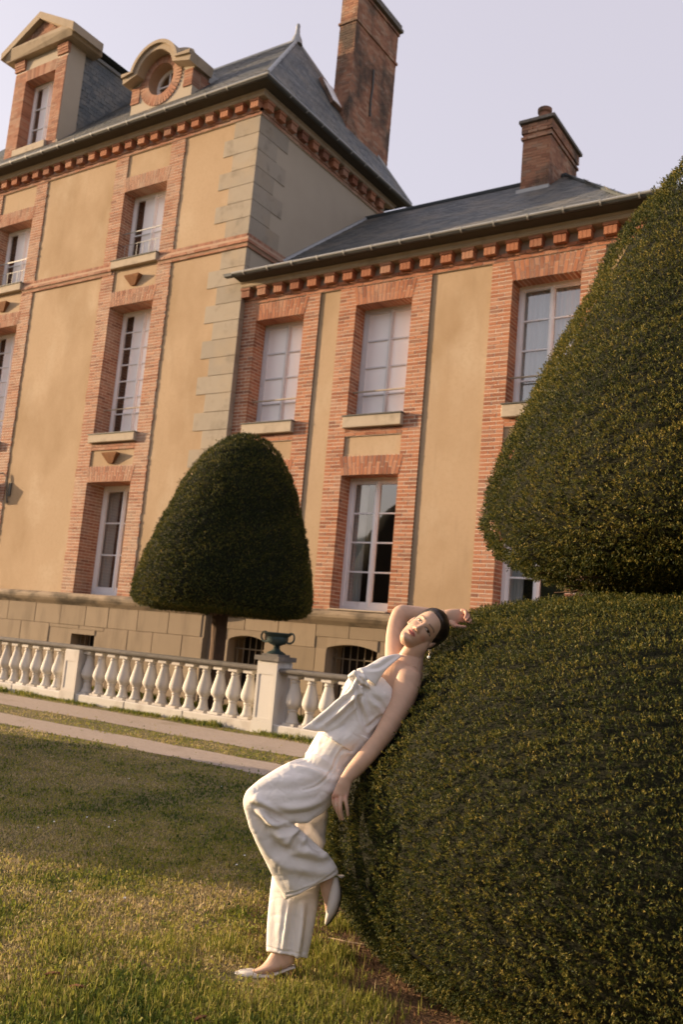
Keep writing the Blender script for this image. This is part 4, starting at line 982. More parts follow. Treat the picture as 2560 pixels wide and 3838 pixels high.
def fold(o, V, folds, front=.05):
    """press soft creases (real relief) into cloth; folds: (polyline px, depth m, width px)"""
    N = normals(o); q = proj(V); vd = CAMP - V; vd /= np.linalg.norm(vd, axis=1)[:, None]; fr = np.clip((N * vd).sum(1) / .35 + front, 0, 1); D = np.zeros(len(V))
    for pts, amp, w in folds:
        d, p = seg_dist(q[:, :2], curve(pts)); k = d < 3.2 * w
        if not k.any(): continue
        D[k] += amp * (np.exp(-(d[k] / w) ** 2) - .45 * np.exp(-((d[k] - 1.7 * w) / (.9 * w)) ** 2)) * np.sin(np.pi * np.clip(p[k] * .9 + .05, 0, 1)) ** .5
    nz = vnoise(q[:, 0] * .8 + q[:, 1] * .6, q[:, 1] * .8 - q[:, 0] * .6, .021, 17); nz2 = vnoise(q[:, 0] * .6 - q[:, 1] * .2, q[:, 1], .045, 23); D += -.0014 * np.clip(1 - np.abs(2 * nz - 1) * 3.2, 0, 1) - .0008 * np.clip(1 - np.abs(2 * nz2 - 1) * 3, 0, 1)
    V2 = V + N * (D * fr)[:, None]; o.data.vertices.foreach_set('co', V2.ravel().astype(np.float32)); o.data.update(); return V2

woman = thing('person', tuple(at_z(1010, 3665, 0)), 'woman in cream top and wide trousers leaning back on the clipped yew, arm over head', 'person')
# -- head ----------------------------------------------------------------------
def vcam(x, y, z): return unit(CAMR[0] * x + CAMR[1] * y - CAMR[2] * z)        # image right, image up, towards the camera
_U, _E, _N = vcam(.80, .60, 0), vcam(.60, -.80, 0), vcam(0, 0, 1)
yw, pt = math.radians(23), math.radians(13)
_N, _E = unit(_N * math.cos(yw) - _E * math.sin(yw)), unit(_E * math.cos(yw) + _N * math.sin(yw))
_N, _U = unit(_N * math.cos(pt) + _U * math.sin(pt)), unit(_U * math.cos(pt) - _N * math.sin(pt))
HS = 1.0
EYE_MID = at_d(*PF(655, 487), 4.10); HO = EYE_MID - _N * .092 * HS
HM = np.stack([_E, _U, _N], 0) * HS                   # rows: local e, u, n
def h2w(p): return HO + np.asarray(p) @ HM
def w2h(P): return (P - HO) @ np.linalg.inv(HM)
def interp(x, xs, ys):
    return np.interp(x, xs, ys)
def smooth_interp(x, xs, ys):
    x = np.asarray(x, float); xs = np.array(xs); ys = np.array(ys); m = np.gradient(ys, xs); i = np.clip(np.searchsorted(xs, x) - 1, 0, len(xs) - 2); h = xs[i + 1] - xs[i]; t = np.clip((x - xs[i]) / h, 0, 1)
    return (2 * t ** 3 - 3 * t ** 2 + 1) * ys[i] + (t ** 3 - 2 * t ** 2 + t) * h * m[i] + (-2 * t ** 3 + 3 * t ** 2) * ys[i + 1] + (t ** 3 - t ** 2) * h * m[i + 1]
def G(x, s): return np.exp(-(x / s) ** 2)
US = [-.122, -.114, -.104, -.092, -.080, -.066, -.050, -.030, -.010, .012, .035, .060, .085, .105, .116, .121]
WS = [.006, .022, .034, .044, .0515, .058, .063, .0675, .0700, .0715, .0725, .0715, .0640, .0460, .0260, .006]
FS = [.066, .086, .0905, .0895, .0860, .0860, .0860, .0870, .0880, .0925, .0940, .0890, .0730, .0460, .0230, .004]
BS = [.030, .020, .000, -.020, -.040, -.058, -.074, -.088, -.097, -.102, -.103, -.099, -.085, -.062, -.036, -.006]
def head_grid(off=0.0, nu=110, na=150):
    u = np.linspace(US[0], US[-1], nu)[:, None]; a = np.linspace(0, 2 * np.pi, na, endpoint=False)[None, :]
    w, f, b = (smooth_interp(u, US, q) for q in (WS, FS, BS)); c = (f * .25 + b * .75); ca, sa = np.cos(a), np.sin(a)
    # front half fuller than an ellipse at the cheeks, back half round
    pw = np.where(ca > 0, .86, 1.0); e = w * np.sign(sa) * np.abs(sa) ** pw; n = c + np.where(ca > 0, (f - c) * np.abs(ca) ** .92, -(c - b) * np.abs(ca))
    u = u + 0 * a; e, n = e + 0 * u, n + 0 * u
    fr = ca > 0
    d = np.zeros_like(u)
    # nose
    rid = np.clip((.006 - u) / .043, 0, 1); tip = np.clip((u + .050) / .010, 0, 1); tip = tip * tip * (3 - 2 * tip)
    d += fr * (.003 + .019 * rid ** 1.15) * tip * (u < .012) * G(e, .0062 + .0050 * rid) 
    d += fr * .0078 * (G(e - .0125, .0062) + G(e + .0125, .0062)) * G(u + .0405, .0075)
    # brow, sockets, cheekbones, lips, chin
    for s in (-1, 1):
        d += fr * (-.0095) * G(e - s * .031, .0170) * G(u - .000, .0115) + fr * .0040 * G(e - s * .027, .024) * G(u - .021, .008) + fr * .0050 * G(e - s * .045, .020) * G(u + .030, .017)
        d += fr * .0062 * G(e - s * .031, .0145) * G(u - .001, .0065)          # lids over the eyeball
        d += fr * .0016 * G(e - s * .031, .016) * G(u - .0085, .0022) - fr * .0012 * G(e - s * .031, .016) * G(u - .0125, .002)
        d += fr * -.0030 * G(e - s * .040, .016) * G(u + .068, .018)
    d += fr * .0062 * G(e, .019) * G(u + .0575, .0048) + fr * .0072 * G(e, .017) * G(u + .0725, .0055) - fr * .0042 * G(e, .021) * G(u + .0645, .0026) + fr * .0045 * G(e, .018) * G(u + .102, .012) - fr * .004 * G(e, .02) * G(u + .086, .006) - fr * .0018 * G(e, .004) * G(u + .050, .006)
    n = n + d
    if callable(off):
        L = np.sqrt(e * e + n * n + (u * 1.0) ** 2) + 1e-9; o_ = off(e, u, n)
        e, u, n = e * (1 + o_ / .09), u * (1 + o_ / .09), n * (1 + o_ / .09)
    return np.stack([e, u, n], -1)
def grid_mesh(m, Gd):
    nu, na, _ = Gd.shape; W = (HO + Gd.reshape(-1, 3) @ HM); n0 = len(m.v); m.v += [tuple(p) for p in W]
    for i in range(nu - 1):
        for k in range(na): m.f.append((n0 + i * na + k, n0 + i * na + (k + 1) % na, n0 + (i + 1) * na + (k + 1) % na, n0 + (i + 1) * na + k))
    m.f.append(tuple(n0 + k for k in range(na - 1, -1, -1))); q = n0 + (nu - 1) * na; m.f.append(tuple(q + k for k in range(na)))
B_ = MB()
grid_mesh(B_, head_grid())
for s in (-1, 1):        # ears
    for (cu, cn, su, sn, se, ce) in ((-.006, -.010, .028, .015, .0085, .0725), (-.027, -.004, .010, .0085, .0065, .071)):
        n0 = len(B_.v); q = 12
        for i in range(q + 1):
            for k in range(16):
                th, ph = math.pi * i / q, 2 * math.pi * k / 16
                l = np.array([se * math.sin(th) * math.cos(ph), su * math.cos(th), sn * math.sin(th) * math.sin(ph)])
                l = np.array([l[0] - .22 * l[2], l[1] + .25 * -l[2], l[2]]); B_.v.append(tuple(h2w((s * (ce + l[0]), cu + l[1], cn + l[2]))))
        for i in range(q):
            for k in range(16): B_.f.append((n0 + i * 16 + k, n0 + i * 16 + (k + 1) % 16, n0 + (i + 1) * 16 + (k + 1) % 16, n0 + (i + 1) * 16 + k))
# neck, chest, arms
limb(B_, [((530, 640), (735, 720), 4.16, .75), ((450, 722), (700, 815), 4.165, .78), ((385, 790), (662, 880), 4.17, .78), ((332, 868), (636, 950), 4.18, .72), ((290, 930), (600, 1010), 4.20, .6)], PF, 36, 6)
limb(B_, [((470, 740), (690, 830), 4.175, .75), ((390, 830), (655, 930), 4.18, .80), ((310, 900), (650, 1010), 4.18, .85), ((240, 960), (645, 1090), 4.17, .85), ((190, 1030), (640, 1190), 4.16, .85), ((190, 1120), (620, 1290), 4.15, .8)], PF, 24)
limb(B_, [((775, 488), (900, 540), 4.20, .8, 4.12), ((705, 525), (955, 610), 4.20, .9, 4.10), ((600, 605), (905, 735), 4.17, .86, 4.13), ((520, 695), (800, 810), 4.15, .80), ((480, 800), (725, 890), 4.14, .78), ((430, 900), (660, 985), 4.13, .78), ((350, 1020), (580, 1090), 4.12, .78), ((290, 1120), (500, 1190), 4.11, .78), ((240, 1200), (430, 1290), 4.10, .78)], P6, 36, 6)
limb(B_, [((800, 545), (925, 545), 4.12, .9), ((806, 575), (968, 600), 4.085, .88), ((786, 650), (975, 662), 4.07, .86), ((776, 720), (957, 735), 4.05, .88), ((750, 800), (915, 830), 4.03, .9), ((706, 890), (858, 920), 4.01, .92), ((668, 965), (806, 1005), 3.99, .9), ((636, 1020), (768, 1062), 3.98, .86), ((590, 1078), (716, 1124), 3.97, .84), ((522, 1160), (640, 1212), 3.95, .82), ((462, 1236), (562, 1292), 3.94, .8), ((430, 1288), (515, 1330), 3.93, .78), ((418, 1312), (500, 1348), 3.928, .74)], P6, 40, 6)
limb(B_, [((600, 655), (785, 725), 3.93, .70), ((560, 720), (768, 775), 3.925, .62), ((505, 830), (742, 860), 3.92, .50), ((455, 940), (722, 955), 3.918, .42), ((425, 1015), (705, 1030), 3.915, .36), ((432, 1060), (700, 1068), 3.915, .28)], PH, 20, 3)
KH = .22321
finger(B_, [(655, 1010), (655, 1120), (676, 1240), (690, 1362)], [39, 36, 31, 24], PH, KH, [3.915, 3.905, 3.90, 3.905])
finger(B_, [(578, 1020), (562, 1150), (565, 1275), (604, 1428)], [40, 38, 33, 25], PH, KH, [3.915, 3.90, 3.893, 3.905])
finger(B_, [(505, 1020), (492, 1150), (510, 1270), (566, 1430)], [38, 35, 30, 23], PH, KH, [3.92, 3.91, 3.905, 3.92])
finger(B_, [(448, 1010), (444, 1110), (462, 1210), (520, 1330)], [32, 30, 26, 20], PH, KH, [3.925, 3.925, 3.925, 3.94])
finger(B_, [(680, 830), (690, 930), (675, 1030), (650, 1100)], [42, 36, 30, 22], PH, KH, [3.945, 3.97, 3.985, 3.99])
limb(B_, [((150, 960), (420, 960), 4.24, .85), ((148, 880), (400, 880), 4.27, .82), ((152, 760), (388, 770), 4.30, .82), ((160, 640), (392, 660), 4.33, .82), ((180, 510), (408, 560), 4.355, .82), ((215, 385), (440, 480), 4.375, .82), ((262, 285), (462, 462), 4.385, .80), ((345, 232), (490, 468), 4.39, .78), ((470, 238), (540, 462), 4.39, .76), ((620, 255), (650, 445), 4.38, .76), ((770, 278), (775, 415), 4.365, .76), ((890, 294), (880, 385), 4.35, .72), ((940, 298), (925, 395), 4.345, .62)], PF, 40, 6)
limb(B_, [((935, 297), (915, 390), 4.345, .62), ((990, 286), (965, 445), 4.34, .48), ((1070, 282), (1045, 490), 4.335, .40), ((1150, 285), (1120, 478), 4.33, .36), ((1195, 300), (1180, 455), 4.328, .30)], PF, 20, 3)
KF = .28699
finger(B_, [(1150, 305), (1195, 312), (1212, 350), (1195, 405)], [26, 25, 22, 17], PF, KF, [4.325, 4.315, 4.30, 4.295])
finger(B_, [(1160, 345), (1225, 350), (1245, 390), (1215, 430)], [26, 25, 22, 17], PF, KF, [4.325, 4.312, 4.295, 4.29])
finger(B_, [(1160, 390), (1235, 405), (1270, 430), (1245, 460)], [26, 24, 21, 16], PF, KF, [4.327, 4.315, 4.30, 4.295])
finger(B_, [(1150, 435), (1220, 455), (1275, 470), (1312, 472)], [24, 22, 19, 14], PF, KF, [4.33, 4.325, 4.32, 4.318])
finger(B_, [(1010, 455), (1070, 505), (1140, 520), (1205, 520)], [40, 34, 28, 20], PF, KF, [4.335, 4.315, 4.305, 4.30])
# legs and feet under the trousers
limb(B_, [((850, 330), (980, 450), 4.06, .9), ((600, 400), (720, 560), 4.00, .9), ((430, 480), (530, 600), 3.93, .85), ((380, 560), (520, 660), 3.93, .8), ((450, 790), (580, 760), 3.94, .8), ((590, 1000), (720, 960), 3.96, .85), ((760, 1150), (890, 1110), 3.975, .8), ((878, 1235), (1012, 1215), 3.985, .75), ((900, 1320), (1010, 1320), 3.985, .7), ((930, 1420), (1000, 1410), 3.985, .75), ((940, 1500), (985, 1490), 3.985, .9)], P7)
limb(B_, [((790, 450), (930, 500), 4.17, .8), ((720, 800), (830, 810), 4.17, .8), ((620, 1150), (740, 1160), 4.12, .8), ((570, 1450), (690, 1455), 4.09, .8), ((520, 1750), (690, 1740), 4.06, .7), ((470, 1850), (690, 1850), 4.055, .52), ((430, 1910), (660, 1935), 4.05, .5), ((380, 1955), (560, 1985), 4.045, .7), ((300, 1985), (400, 2030), 4.04, .9)], P7)
def bare(c): return c
M['skin'] = bpy.data.materials.new('skin'); M['skin'].use_nodes = True
_nt = M['skin'].node_tree; _b = _nt.nodes['Principled BSDF']; _a = _n(_nt, 'ShaderNodeAttribute', attribute_name='skin'); _nt.links.new(_a.outputs['Color'], _b.inputs['Base Color'])
_b.inputs['Roughness'].default_value = .48; _b.inputs['Specular IOR Level'].default_value = .35; _b.inputs['Subsurface Weight'].default_value = .12; _b.inputs['Subsurface Radius'].default_value = (.012, .005, .003); _b.inputs['Subsurface Scale'].default_value = .6
body, BV, BE = remesh('body', B_, .0030, 3, M['skin'], woman)
# skin colour: lips, brows, lash lines, blush, knuckles
L_ = w2h(BV); e, u, n = L_.T; fr = (n > .045) & (np.abs(e) < .08) & (np.abs(u) < .13)
Cs = np.tile(np.array([.60, .39, .275]), (len(BV), 1)); Cs *= (.90 + .2 * fbm(BV[:, 0] * 40 + BV[:, 2] * 23, BV[:, 1] * 40 + BV[:, 2] * 31, 1.0, 5))[:, None]
def paint(mask, col, am=1.0):
    global Cs
    f = (np.clip(mask, 0, 1) * am)[:, None]; Cs = Cs * (1 - f) + np.array(col) * f
for s in (-1, 1):
    ee = e - s * .046; paint(fr * G(ee, .016) * G(u + .034, .015), (.62, .25, .18), .5)
    ee = (e - s * .031) * s
    paint(fr * G((u - (.0215 + .0035 * G(ee - .008, .012) - .08 * np.clip(ee - .008, 0, 1))), .0030) * (np.abs(ee) < .019), (.07, .04, .028), .85)      # brow
    ar_ = .0050 * np.sqrt(np.clip(1 - (ee / .0165) ** 2, 0, 1)); inside = (np.abs(ee) < .0165) & (u < ar_) & (u > -ar_ * .72)
    paint(fr * inside, (.50, .42, .38), 1.0)
    paint(fr * inside * (np.hypot(e - s * .031 - .0022, u - .0004) < .0072), (.03, .018, .014), 1.0)
    paint(fr * G(u - ar_, .0027) * (np.abs(ee) < .021), (.02, .012, .01), 1.0)
    paint(fr * G(u - .0105, .005) * (np.abs(ee) < .02), (.40, .21, .14), .35)
    paint(fr * G(u + ar_ * .72, .0014) * (np.abs(ee) < .016), (.14, .08, .06), .6)
    paint(fr * G(e - s * .0062, .0034) * G(u + .0470, .0026), (.14, .05, .035), .9)
ml = np.abs(e) / .0235
paint(fr * (ml < 1) * (((u > -.0635) & (u < -.0635 + .0085 * (1 - ml ** 2) - .0016 * G(e, .004))) | ((u <= -.0635) & (u > -.0635 - .0125 * (1 - ml ** 2)))), (.46, .14, .11), .95)
paint(fr * G(u + .0640, .0012) * (np.abs(e) < .021), (.16, .05, .04), .85)
for pp, dd, rr_ in ((PH(440, 1040), 3.915, .02), (PH(490, 1060), 3.91, .016), (PH(560, 1250), 3.895, .012), (PH(650, 1050), 3.91, .012), (PF(1190, 340), 4.31, .03), (PF(1230, 420), 4.3, .03), (PF(1110, 500), 4.31, .035)):
    c = at_d(*pp, dd); paint(np.exp(-((BV - c) ** 2).sum(1) / rr_ ** 2), (.62, .26, .18), .45)
at = body.data.attributes.new('skin', 'FLOAT_COLOR', 'POINT'); at.data.foreach_set('color', np.concatenate([Cs, np.ones((len(Cs), 1))], 1).ravel().astype(np.float32))
# eyes: almond patches lying in the lids
_hg = head_grid().reshape(-1, 3); _hg = _hg[_hg[:, 2] > .05]
for s in (-1, 1):
    V, Cc, F = [], [], []; na_, nb_ = 33, 15
    for i in range(na_):
        ee = -1 + 2 * i / (na_ - 1)
        for j in range(nb_):
            bb = -1 + 2 * j / (nb_ - 1); hgt = math.sqrt(max(0, 1 - ee * ee)) * (.0058 if bb > 0 else .0042); pe, pu = s * .031 + ee * .0160, bb * hgt + .0012 * ee * s * s
            d2 = (_hg[:, 0] - pe) ** 2 + (_hg[:, 1] - pu) ** 2; k = np.argsort(d2)[:6]; w = 1 / (d2[k] + 1e-8); pn = (_hg[k, 2] * w).sum() / w.sum() + .0016 * math.sqrt(max(0, 1 - ee * ee))
            V.append(h2w((pe, pu, pn))); ri_ = math.hypot(pe - s * .031 - .0030, pu - .0006)
            edge = abs(bb) > .80 or abs(ee) > .95
            c = (.020, .012, .010) if (bb > .68 or ri_ < .0030) else (.055, .030, .020) if ri_ < .0062 else (.20, .12, .10) if edge else (.54, .46, .42)
            Cc.append((*c, 1))
    F = [(i * nb_ + j, (i + 1) * nb_ + j, (i + 1) * nb_ + j + 1, i * nb_ + j + 1) for i in range(na_ - 1) for j in range(nb_ - 1)]
    eo = mesh_np('eye', np.array(V), np.array(F), M['skin'], woman, smooth=True); at = eo.data.attributes.new('skin', 'FLOAT_COLOR', 'POINT'); at.data.foreach_set('color', np.array(Cc, np.float32).ravel())
# -- hair: slicked back, low at the nape -----------------------------------------
def hairline(e, u):
    return smooth_interp(u, [-.13, -.075, -.045, -.015, .015, .045, .066, .080, .13], [-.05, -.045, -.034, -.008, .022, .048, .066, .088, .15])
def hair_off(e, u, n):
    k = np.clip((hairline(e, u) - n) / .022, -.6, 1); return np.where(k > 0, .0022 + .0075 * np.sqrt(np.clip(k, 0, 1)), .03 * k)
Hm = MB(); grid_mesh(Hm, head_grid(hair_off))
for (c, s3) in (((0, -.020, -.088), (.050, .056, .050)), ((0, .00, -.07), (.066, .07, .05))):
    n0 = len(Hm.v)
    for i in range(17):
        for k in range(24):
            th, ph = math.pi * i / 16, 2 * math.pi * k / 24
            Hm.v.append(tuple(h2w((c[0] + s3[0] * math.sin(th) * math.cos(ph), c[1] + s3[1] * math.cos(th), c[2] + s3[2] * math.sin(th) * math.sin(ph)))))
    for i in range(16):
        for k in range(24): Hm.f.append((n0 + i * 24 + k, n0 + i * 24 + (k + 1) % 24, n0 + (i + 1) * 24 + (k + 1) % 24, n0 + (i + 1) * 24 + k))
M['hair'] = bpy.data.materials.new('dark_hair'); M['hair'].use_nodes = True; _nt = M['hair'].node_tree; _b = _nt.nodes['Principled BSDF']
_a = _n(_nt, 'ShaderNodeAttribute', attribute_name='strand'); _x = _n(_nt, 'ShaderNodeTexNoise', noise_dimensions='3D'); _x.inputs['Scale'].default_value = 1.0; _x.inputs['Detail'].default_value = 3
_nt.links.new(_a.outputs['Vector'], _x.inputs['Vector']); _nt.links.new(_ramp(_nt, [(.3, (.010, .007, .006)), (.55, (.030, .019, .014)), (.75, (.085, .052, .036))], _x.outputs[0]), _b.inputs['Base Color'])
_b.inputs['Roughness'].default_value = .36; _p = _n(_nt, 'ShaderNodeBump'); _p.inputs['Strength'].default_value = .5; _p.inputs['Distance'].default_value = .004; _nt.links.new(_x.outputs[0], _p.inputs['Height']); _nt.links.new(_p.outputs[0], _b.inputs['Normal'])
hair, HV, _ = remesh('hair', Hm, .0032, 2, M['hair'], woman)
q = w2h(HV); sv = np.stack([np.arctan2(q[:, 0], q[:, 1] + .10) * 38, q[:, 2] * 9, np.zeros(len(q))], 1); at = hair.data.attributes.new('strand', 'FLOAT_VECTOR', 'POINT'); at.data.foreach_set('vector', sv.ravel().astype(np.float32))
# -- trousers --------------------------------------------------------------------
M['cloth'] = material('cream_cotton', [(.84, .79, .735), (.88, .83, .78)], 30, .92, .22, 900, spec=.15)
T = MB()
limb(T, [((335, 920), (700, 1080), 4.11, 1.0), ((285, 975), (640, 1130), 4.108, 1.05), ((244, 1030), (588, 1185), 4.105, 1.08), ((205, 1100), (540, 1245), 4.10, 1.08), ((172, 1170), (490, 1310), 4.09, 1.05), ((160, 1225), (440, 1380), 4.075, .95)], P6, 28)
limb(T, [((960, 80), (1180, 330), 4.08, .95), ((800, 185), (1050, 520), 4.03, .85), ((690, 213), (975, 612), 4.0, .72), ((560, 272), (860, 700), 3.96, .66), ((440, 345), (720, 745), 3.93, .62), ((340, 418), (570, 735), 3.91, .6), ((278, 478), (450, 725), 3.90, .58), ((250, 545), (380, 720), 3.905, .56), ((252, 600), (345, 720), 3.91, .5)], P7, 28)
limb(T, [((262, 520), (470, 560), 3.90, .55), ((250, 600), (560, 690), 3.905, .58), ((290, 735), (700, 775), 3.92, .55), ((345, 870), (770, 835), 3.93, .52), ((395, 985), (868, 925), 3.945, .50), ((445, 1090), (965, 1010), 3.955, .46), ((497, 1195), (1018, 1080), 3.965, .44), ((550, 1295), (1040, 1130), 3.97, .42), ((602, 1392), (1052, 1176), 3.975, .40)], P7, 32)
limb(T, [((760, 250), (1060, 420), 4.15, .85), ((690, 480), (975, 560), 4.16, .75), ((620, 700), (958, 720), 4.16, .70), ((560, 880), (938, 880), 4.15, .66), ((515, 1050), (915, 1050), 4.13, .62), ((488, 1210), (898, 1240), 4.11, .60), ((466, 1400), (880, 1430), 4.09, .58), ((450, 1590), (850, 1600), 4.075, .56), ((444, 1740), (818, 1755), 4.065, .55), ((443, 1822), (790, 1882), 4.06, .55)], P7, 32)
trousers, TV, TE = remesh('trousers', T, .0042, 6, M['cloth'], woman)
p7 = lambda *pts: [P7(*p) for p in pts]; p6 = lambda *pts: [P6(*p) for p in pts]
TV = fold(trousers, TV, [
    (p7((262, 545), (330, 660), (430, 800), (520, 940), (620, 1015), (760, 1065), (900, 1085), (990, 1060)), -.020, 22),
    (p7((350, 600), (430, 640), (510, 700), (590, 752)), -.022, 13),
    (p7((500, 655), (640, 690), (800, 670), (920, 620), (1000, 550)), -.018, 18),
    (p7((330, 480), (480, 468), (660, 470), (830, 440), (985, 400)), -.011, 22),
    (p7((440, 560), (640, 560), (820, 545), (985, 500)), -.009, 20),
    (p7((470, 800), (580, 800), (680, 770), (760, 768)), -.020, 14),
    (p7((655, 965), (700, 880), (750, 820), (765, 780)), -.020, 14),
    (p7((530, 965), (650, 965), (780, 930), (890, 965)), -.012, 18),
    (p7((760, 790), (820, 880), (905, 985)), -.020, 16),
    (p7((690, 215), (800, 235), (900, 270), (990, 330)), -.024, 15),
    (p7((1110, 95), (1040, 190), (985, 320), (880, 430), (760, 470)), -.006, 5),
    (p7((870, 0), (850, 70), (835, 150)), -.012, 9),
    (p7((1085, 140), (1120, 120), (1160, 130)), -.010, 9),
    (p7((610, 1150), (740, 1210), (900, 1190)), -.008, 26), (p7((560, 1080), (650, 1200), (700, 1330)), .007, 24),
    (p7((640, 1400), (615, 1600), (590, 1800)), .008, 8), (p7((752, 1440), (730, 1650), (700, 1870)), .016, 12), (p7((690, 1450), (665, 1650), (645, 1860)), -.010, 18),
    (p7((820, 1400), (800, 1600), (770, 1840)), -.008, 18), (p7((520, 1350), (500, 1600), (490, 1820)), -.006, 18),
    (p7((615, 1345), (760, 1300), (880, 1255), (1048, 1130)), -.0035, 4), (p7((448, 1785), (600, 1822), (700, 1832), (800, 1830)), -.0035, 4)])
# -- top: bandeau with a knotted strap and a loose tail ---------------------------
K_ = MB()
limb(K_, [((600, 556), (812, 690), 4.145, 1.0), ((520, 590), (822, 745), 4.135, 1.03), ((458, 650), (818, 812), 4.125, 1.05), ((430, 730), (782, 880), 4.12, 1.05), ((420, 800), (735, 945), 4.115, 1.06), ((385, 865), (690, 1010), 4.11, 1.10), ((335, 925), (650, 1068), 4.105, 1.14), ((285, 965), (605, 1120), 4.10, 1.18), ((240, 985), (548, 1168), 4.10, 1.22)], P6, 32)
ring_loft(K_, dense([(P6(*a), P6(*b), d, k) for a, b, d, k in (((530, 570), (660, 680), 4.01, 22), ((592, 546), (708, 605), 4.02, 16), ((645, 515), (740, 565), 4.035, 14), ((700, 483), (775, 532), 4.055, 14), ((760, 468), (806, 506), 4.085, 14), ((808, 460), (832, 488), 4.12, 14), ((830, 462), (848, 480), 4.17, 12))], 4), 18)
ring_loft(K_, dense([(PT(*a), PT(*b), d, k) for a, b, d, k in (((790, 420), (880, 510), 4.0, 16), ((655, 585), (850, 640), 4.0, 14), ((520, 705), (770, 800), 4.0, 12), ((400, 800), (660, 930), 4.0, 10), ((300, 885), (520, 970), 4.0, 8), ((222, 940), (415, 975), 4.0, 6))], 4), 24)
ring_loft(K_, dense([(P6(*a), P6(*b), d, k) for a, b, d, k in (((470, 610), (500, 680), 4.015, 18), ((505, 580), (550, 665), 4.0, 22), ((545, 585), (585, 680), 3.995, 24), ((583, 620), (618, 698), 3.995, 18), ((604, 655), (628, 708), 4.0, 10))], 4), 18)
top, KV, KE = remesh('top', K_, .0036, 6, M['cloth'], woman)
KV = fold(top, KV, [
    (p6((545, 598), (490, 655), (445, 735)), -.012, 10), (p6((542, 590), (565, 640), (585, 660)), -.016, 8), (p6((545, 605), (540, 660), (530, 700)), -.012, 8),
    (p6((535, 700), (540, 790), (570, 890), (605, 975)), -.012, 9), (p6((560, 700), (575, 800), (600, 870)), .008, 9),
    (p6((525, 715), (430, 800), (330, 890), (255, 950)), -.012, 9), (p6((545, 735), (470, 810), (380, 900)), .010, 11), (p6((555, 760), (450, 860), (330, 970)), -.010, 9),
    (p6((600, 560), (680, 555), (760, 505), (810, 475)), -.007, 8), (p6((640, 760), (690, 800), (730, 850)), -.008, 10), (p6((590, 700), (660, 760), (740, 800)), -.006, 14),
    (p6((430, 760), (520, 850), (480, 960)), -.005, 20), (p6((600, 975), (640, 940), (700, 890)), -.008, 7), (p6((490, 830), (470, 930), (440, 1010)), -.006, 14)])
# -- shoes -----------------------------------------------------------------------
M['shoe'] = material('cream_leather', [(.60, .54, .48), (.66, .60, .53)], 20, .5, .05, 200, spec=.4)
M['sole'] = material('dark_sole', [(.02, .017, .015), (.035, .03, .025)], 20, .6, 0, 1)
def shoe(secs_, conv, stem, solep, deps):
    m = MB(); ring_loft(m, dense([(conv(*a), conv(*b), d, k) for a, b, d, k in secs_], 4), 20, power=2.4); o, V, E_ = remesh('shoe', m, .003, 2, M['shoe'], woman)
    h = MB(); ring_loft(h, [(conv(*a), conv(*b), d, k) for a, b, d, k in stem], 12); h.build('heel', M['shoe'], o)
    P = [at_d(*conv(*p), d) for p, d in zip(solep, deps)]; MB().tube(P, [.004] * len(P), 6).build('sole', M['sole'], o); return o
shoe([((172, 2003), (178, 2022), 4.04, 9), ((200, 1988), (205, 2046), 4.04, 22), ((260, 1972), (262, 2060), 4.04, 34), ((330, 1972), (335, 2066), 4.042, 38), ((400, 1992), (405, 2062), 4.044, 38), ((470, 1992), (472, 2040), 4.046, 34), ((550, 1972), (552, 2006), 4.05, 30), ((620, 1952), (622, 1976), 4.053, 28), ((685, 1936), (688, 1958), 4.056, 22)], P7,
     [((595, 1960), (655, 1950), 4.053, 14), ((600, 1995), (640, 1985), 4.053, 9), ((603, 2050), (622, 2050), 4.052, 7)], [(190, 2048), (260, 2064), (340, 2069), (410, 2064), (480, 2042)], [4.04, 4.04, 4.042, 4.044, 4.046])
shoe([((1000, 1205), (1045, 1200), 3.985, 22), ((985, 1280), (1062, 1270), 3.98, 26), ((968, 1350), (1068, 1345), 3.975, 32), ((955, 1430), (1056, 1425), 3.97, 36), ((944, 1500), (1028, 1500), 3.968, 34), ((936, 1560), (985, 1562), 3.966, 22), ((934, 1592), (948, 1602), 3.965, 9)], P7,
     [((1030, 1180), (1075, 1215), 4.0, 14), ((1060, 1180), (1090, 1205), 4.0, 10), ((1095, 1180), (1110, 1195), 4.0, 7)], [(1070, 1280), (1072, 1350), (1060, 1425), (1032, 1502), (988, 1565), (948, 1604)], [3.98, 3.975, 3.97, 3.968, 3.966, 3.965])
# -- jewellery -------------------------------------------------------------------
M['gold'] = material('pale_gold', [(.62, .50, .34), (.70, .58, .42)], 10, .3, 0, 1, metal=.8, spec=.5)
M['pearl'] = material('pearl', [(.78, .74, .68), (.82, .78, .72)], 10, .25, 0, 1, spec=.6)
ea = MB()
for s in (-1, 1):
    pts = []
    for k in range(19):
        a = math.radians(45 + 270 * k / 18); c = np.array(PF(735 + s * 9, 840)); q = c + np.array([s * -math.cos(a) * 19 * -1, math.sin(a) * 21]) * KF; pts.append(at_d(*q, 4.035))
    ea.tube(pts, .0013, 6)
er = ea.build('earring', M['gold'], woman)
MB().tube([at_d(*PF(728, 866), 4.035), at_d(*PF(724, 892), 4.035)], .0009, 5).build('link', M['gold'], er)
MB().lathe([(.001, -.0073), (.004, -.0060), (.0066, -.0025), (.0072, 0), (.0066, .0028), (.004, .006), (.001, .0073)], at_d(*PF(722, 915), 4.035), 16).build('pearl', M['pearl'], er, smooth=True)
rp_ = [at_d(*PH(460 + 60 * t, 1188 + 14 * math.sin(t * math.pi)), 3.902 - .006 * math.sin(t * math.pi)) for t in np.linspace(0, 1, 9)]; MB().tube(rp_, .0012, 6).build('ring', M['gold'], woman)
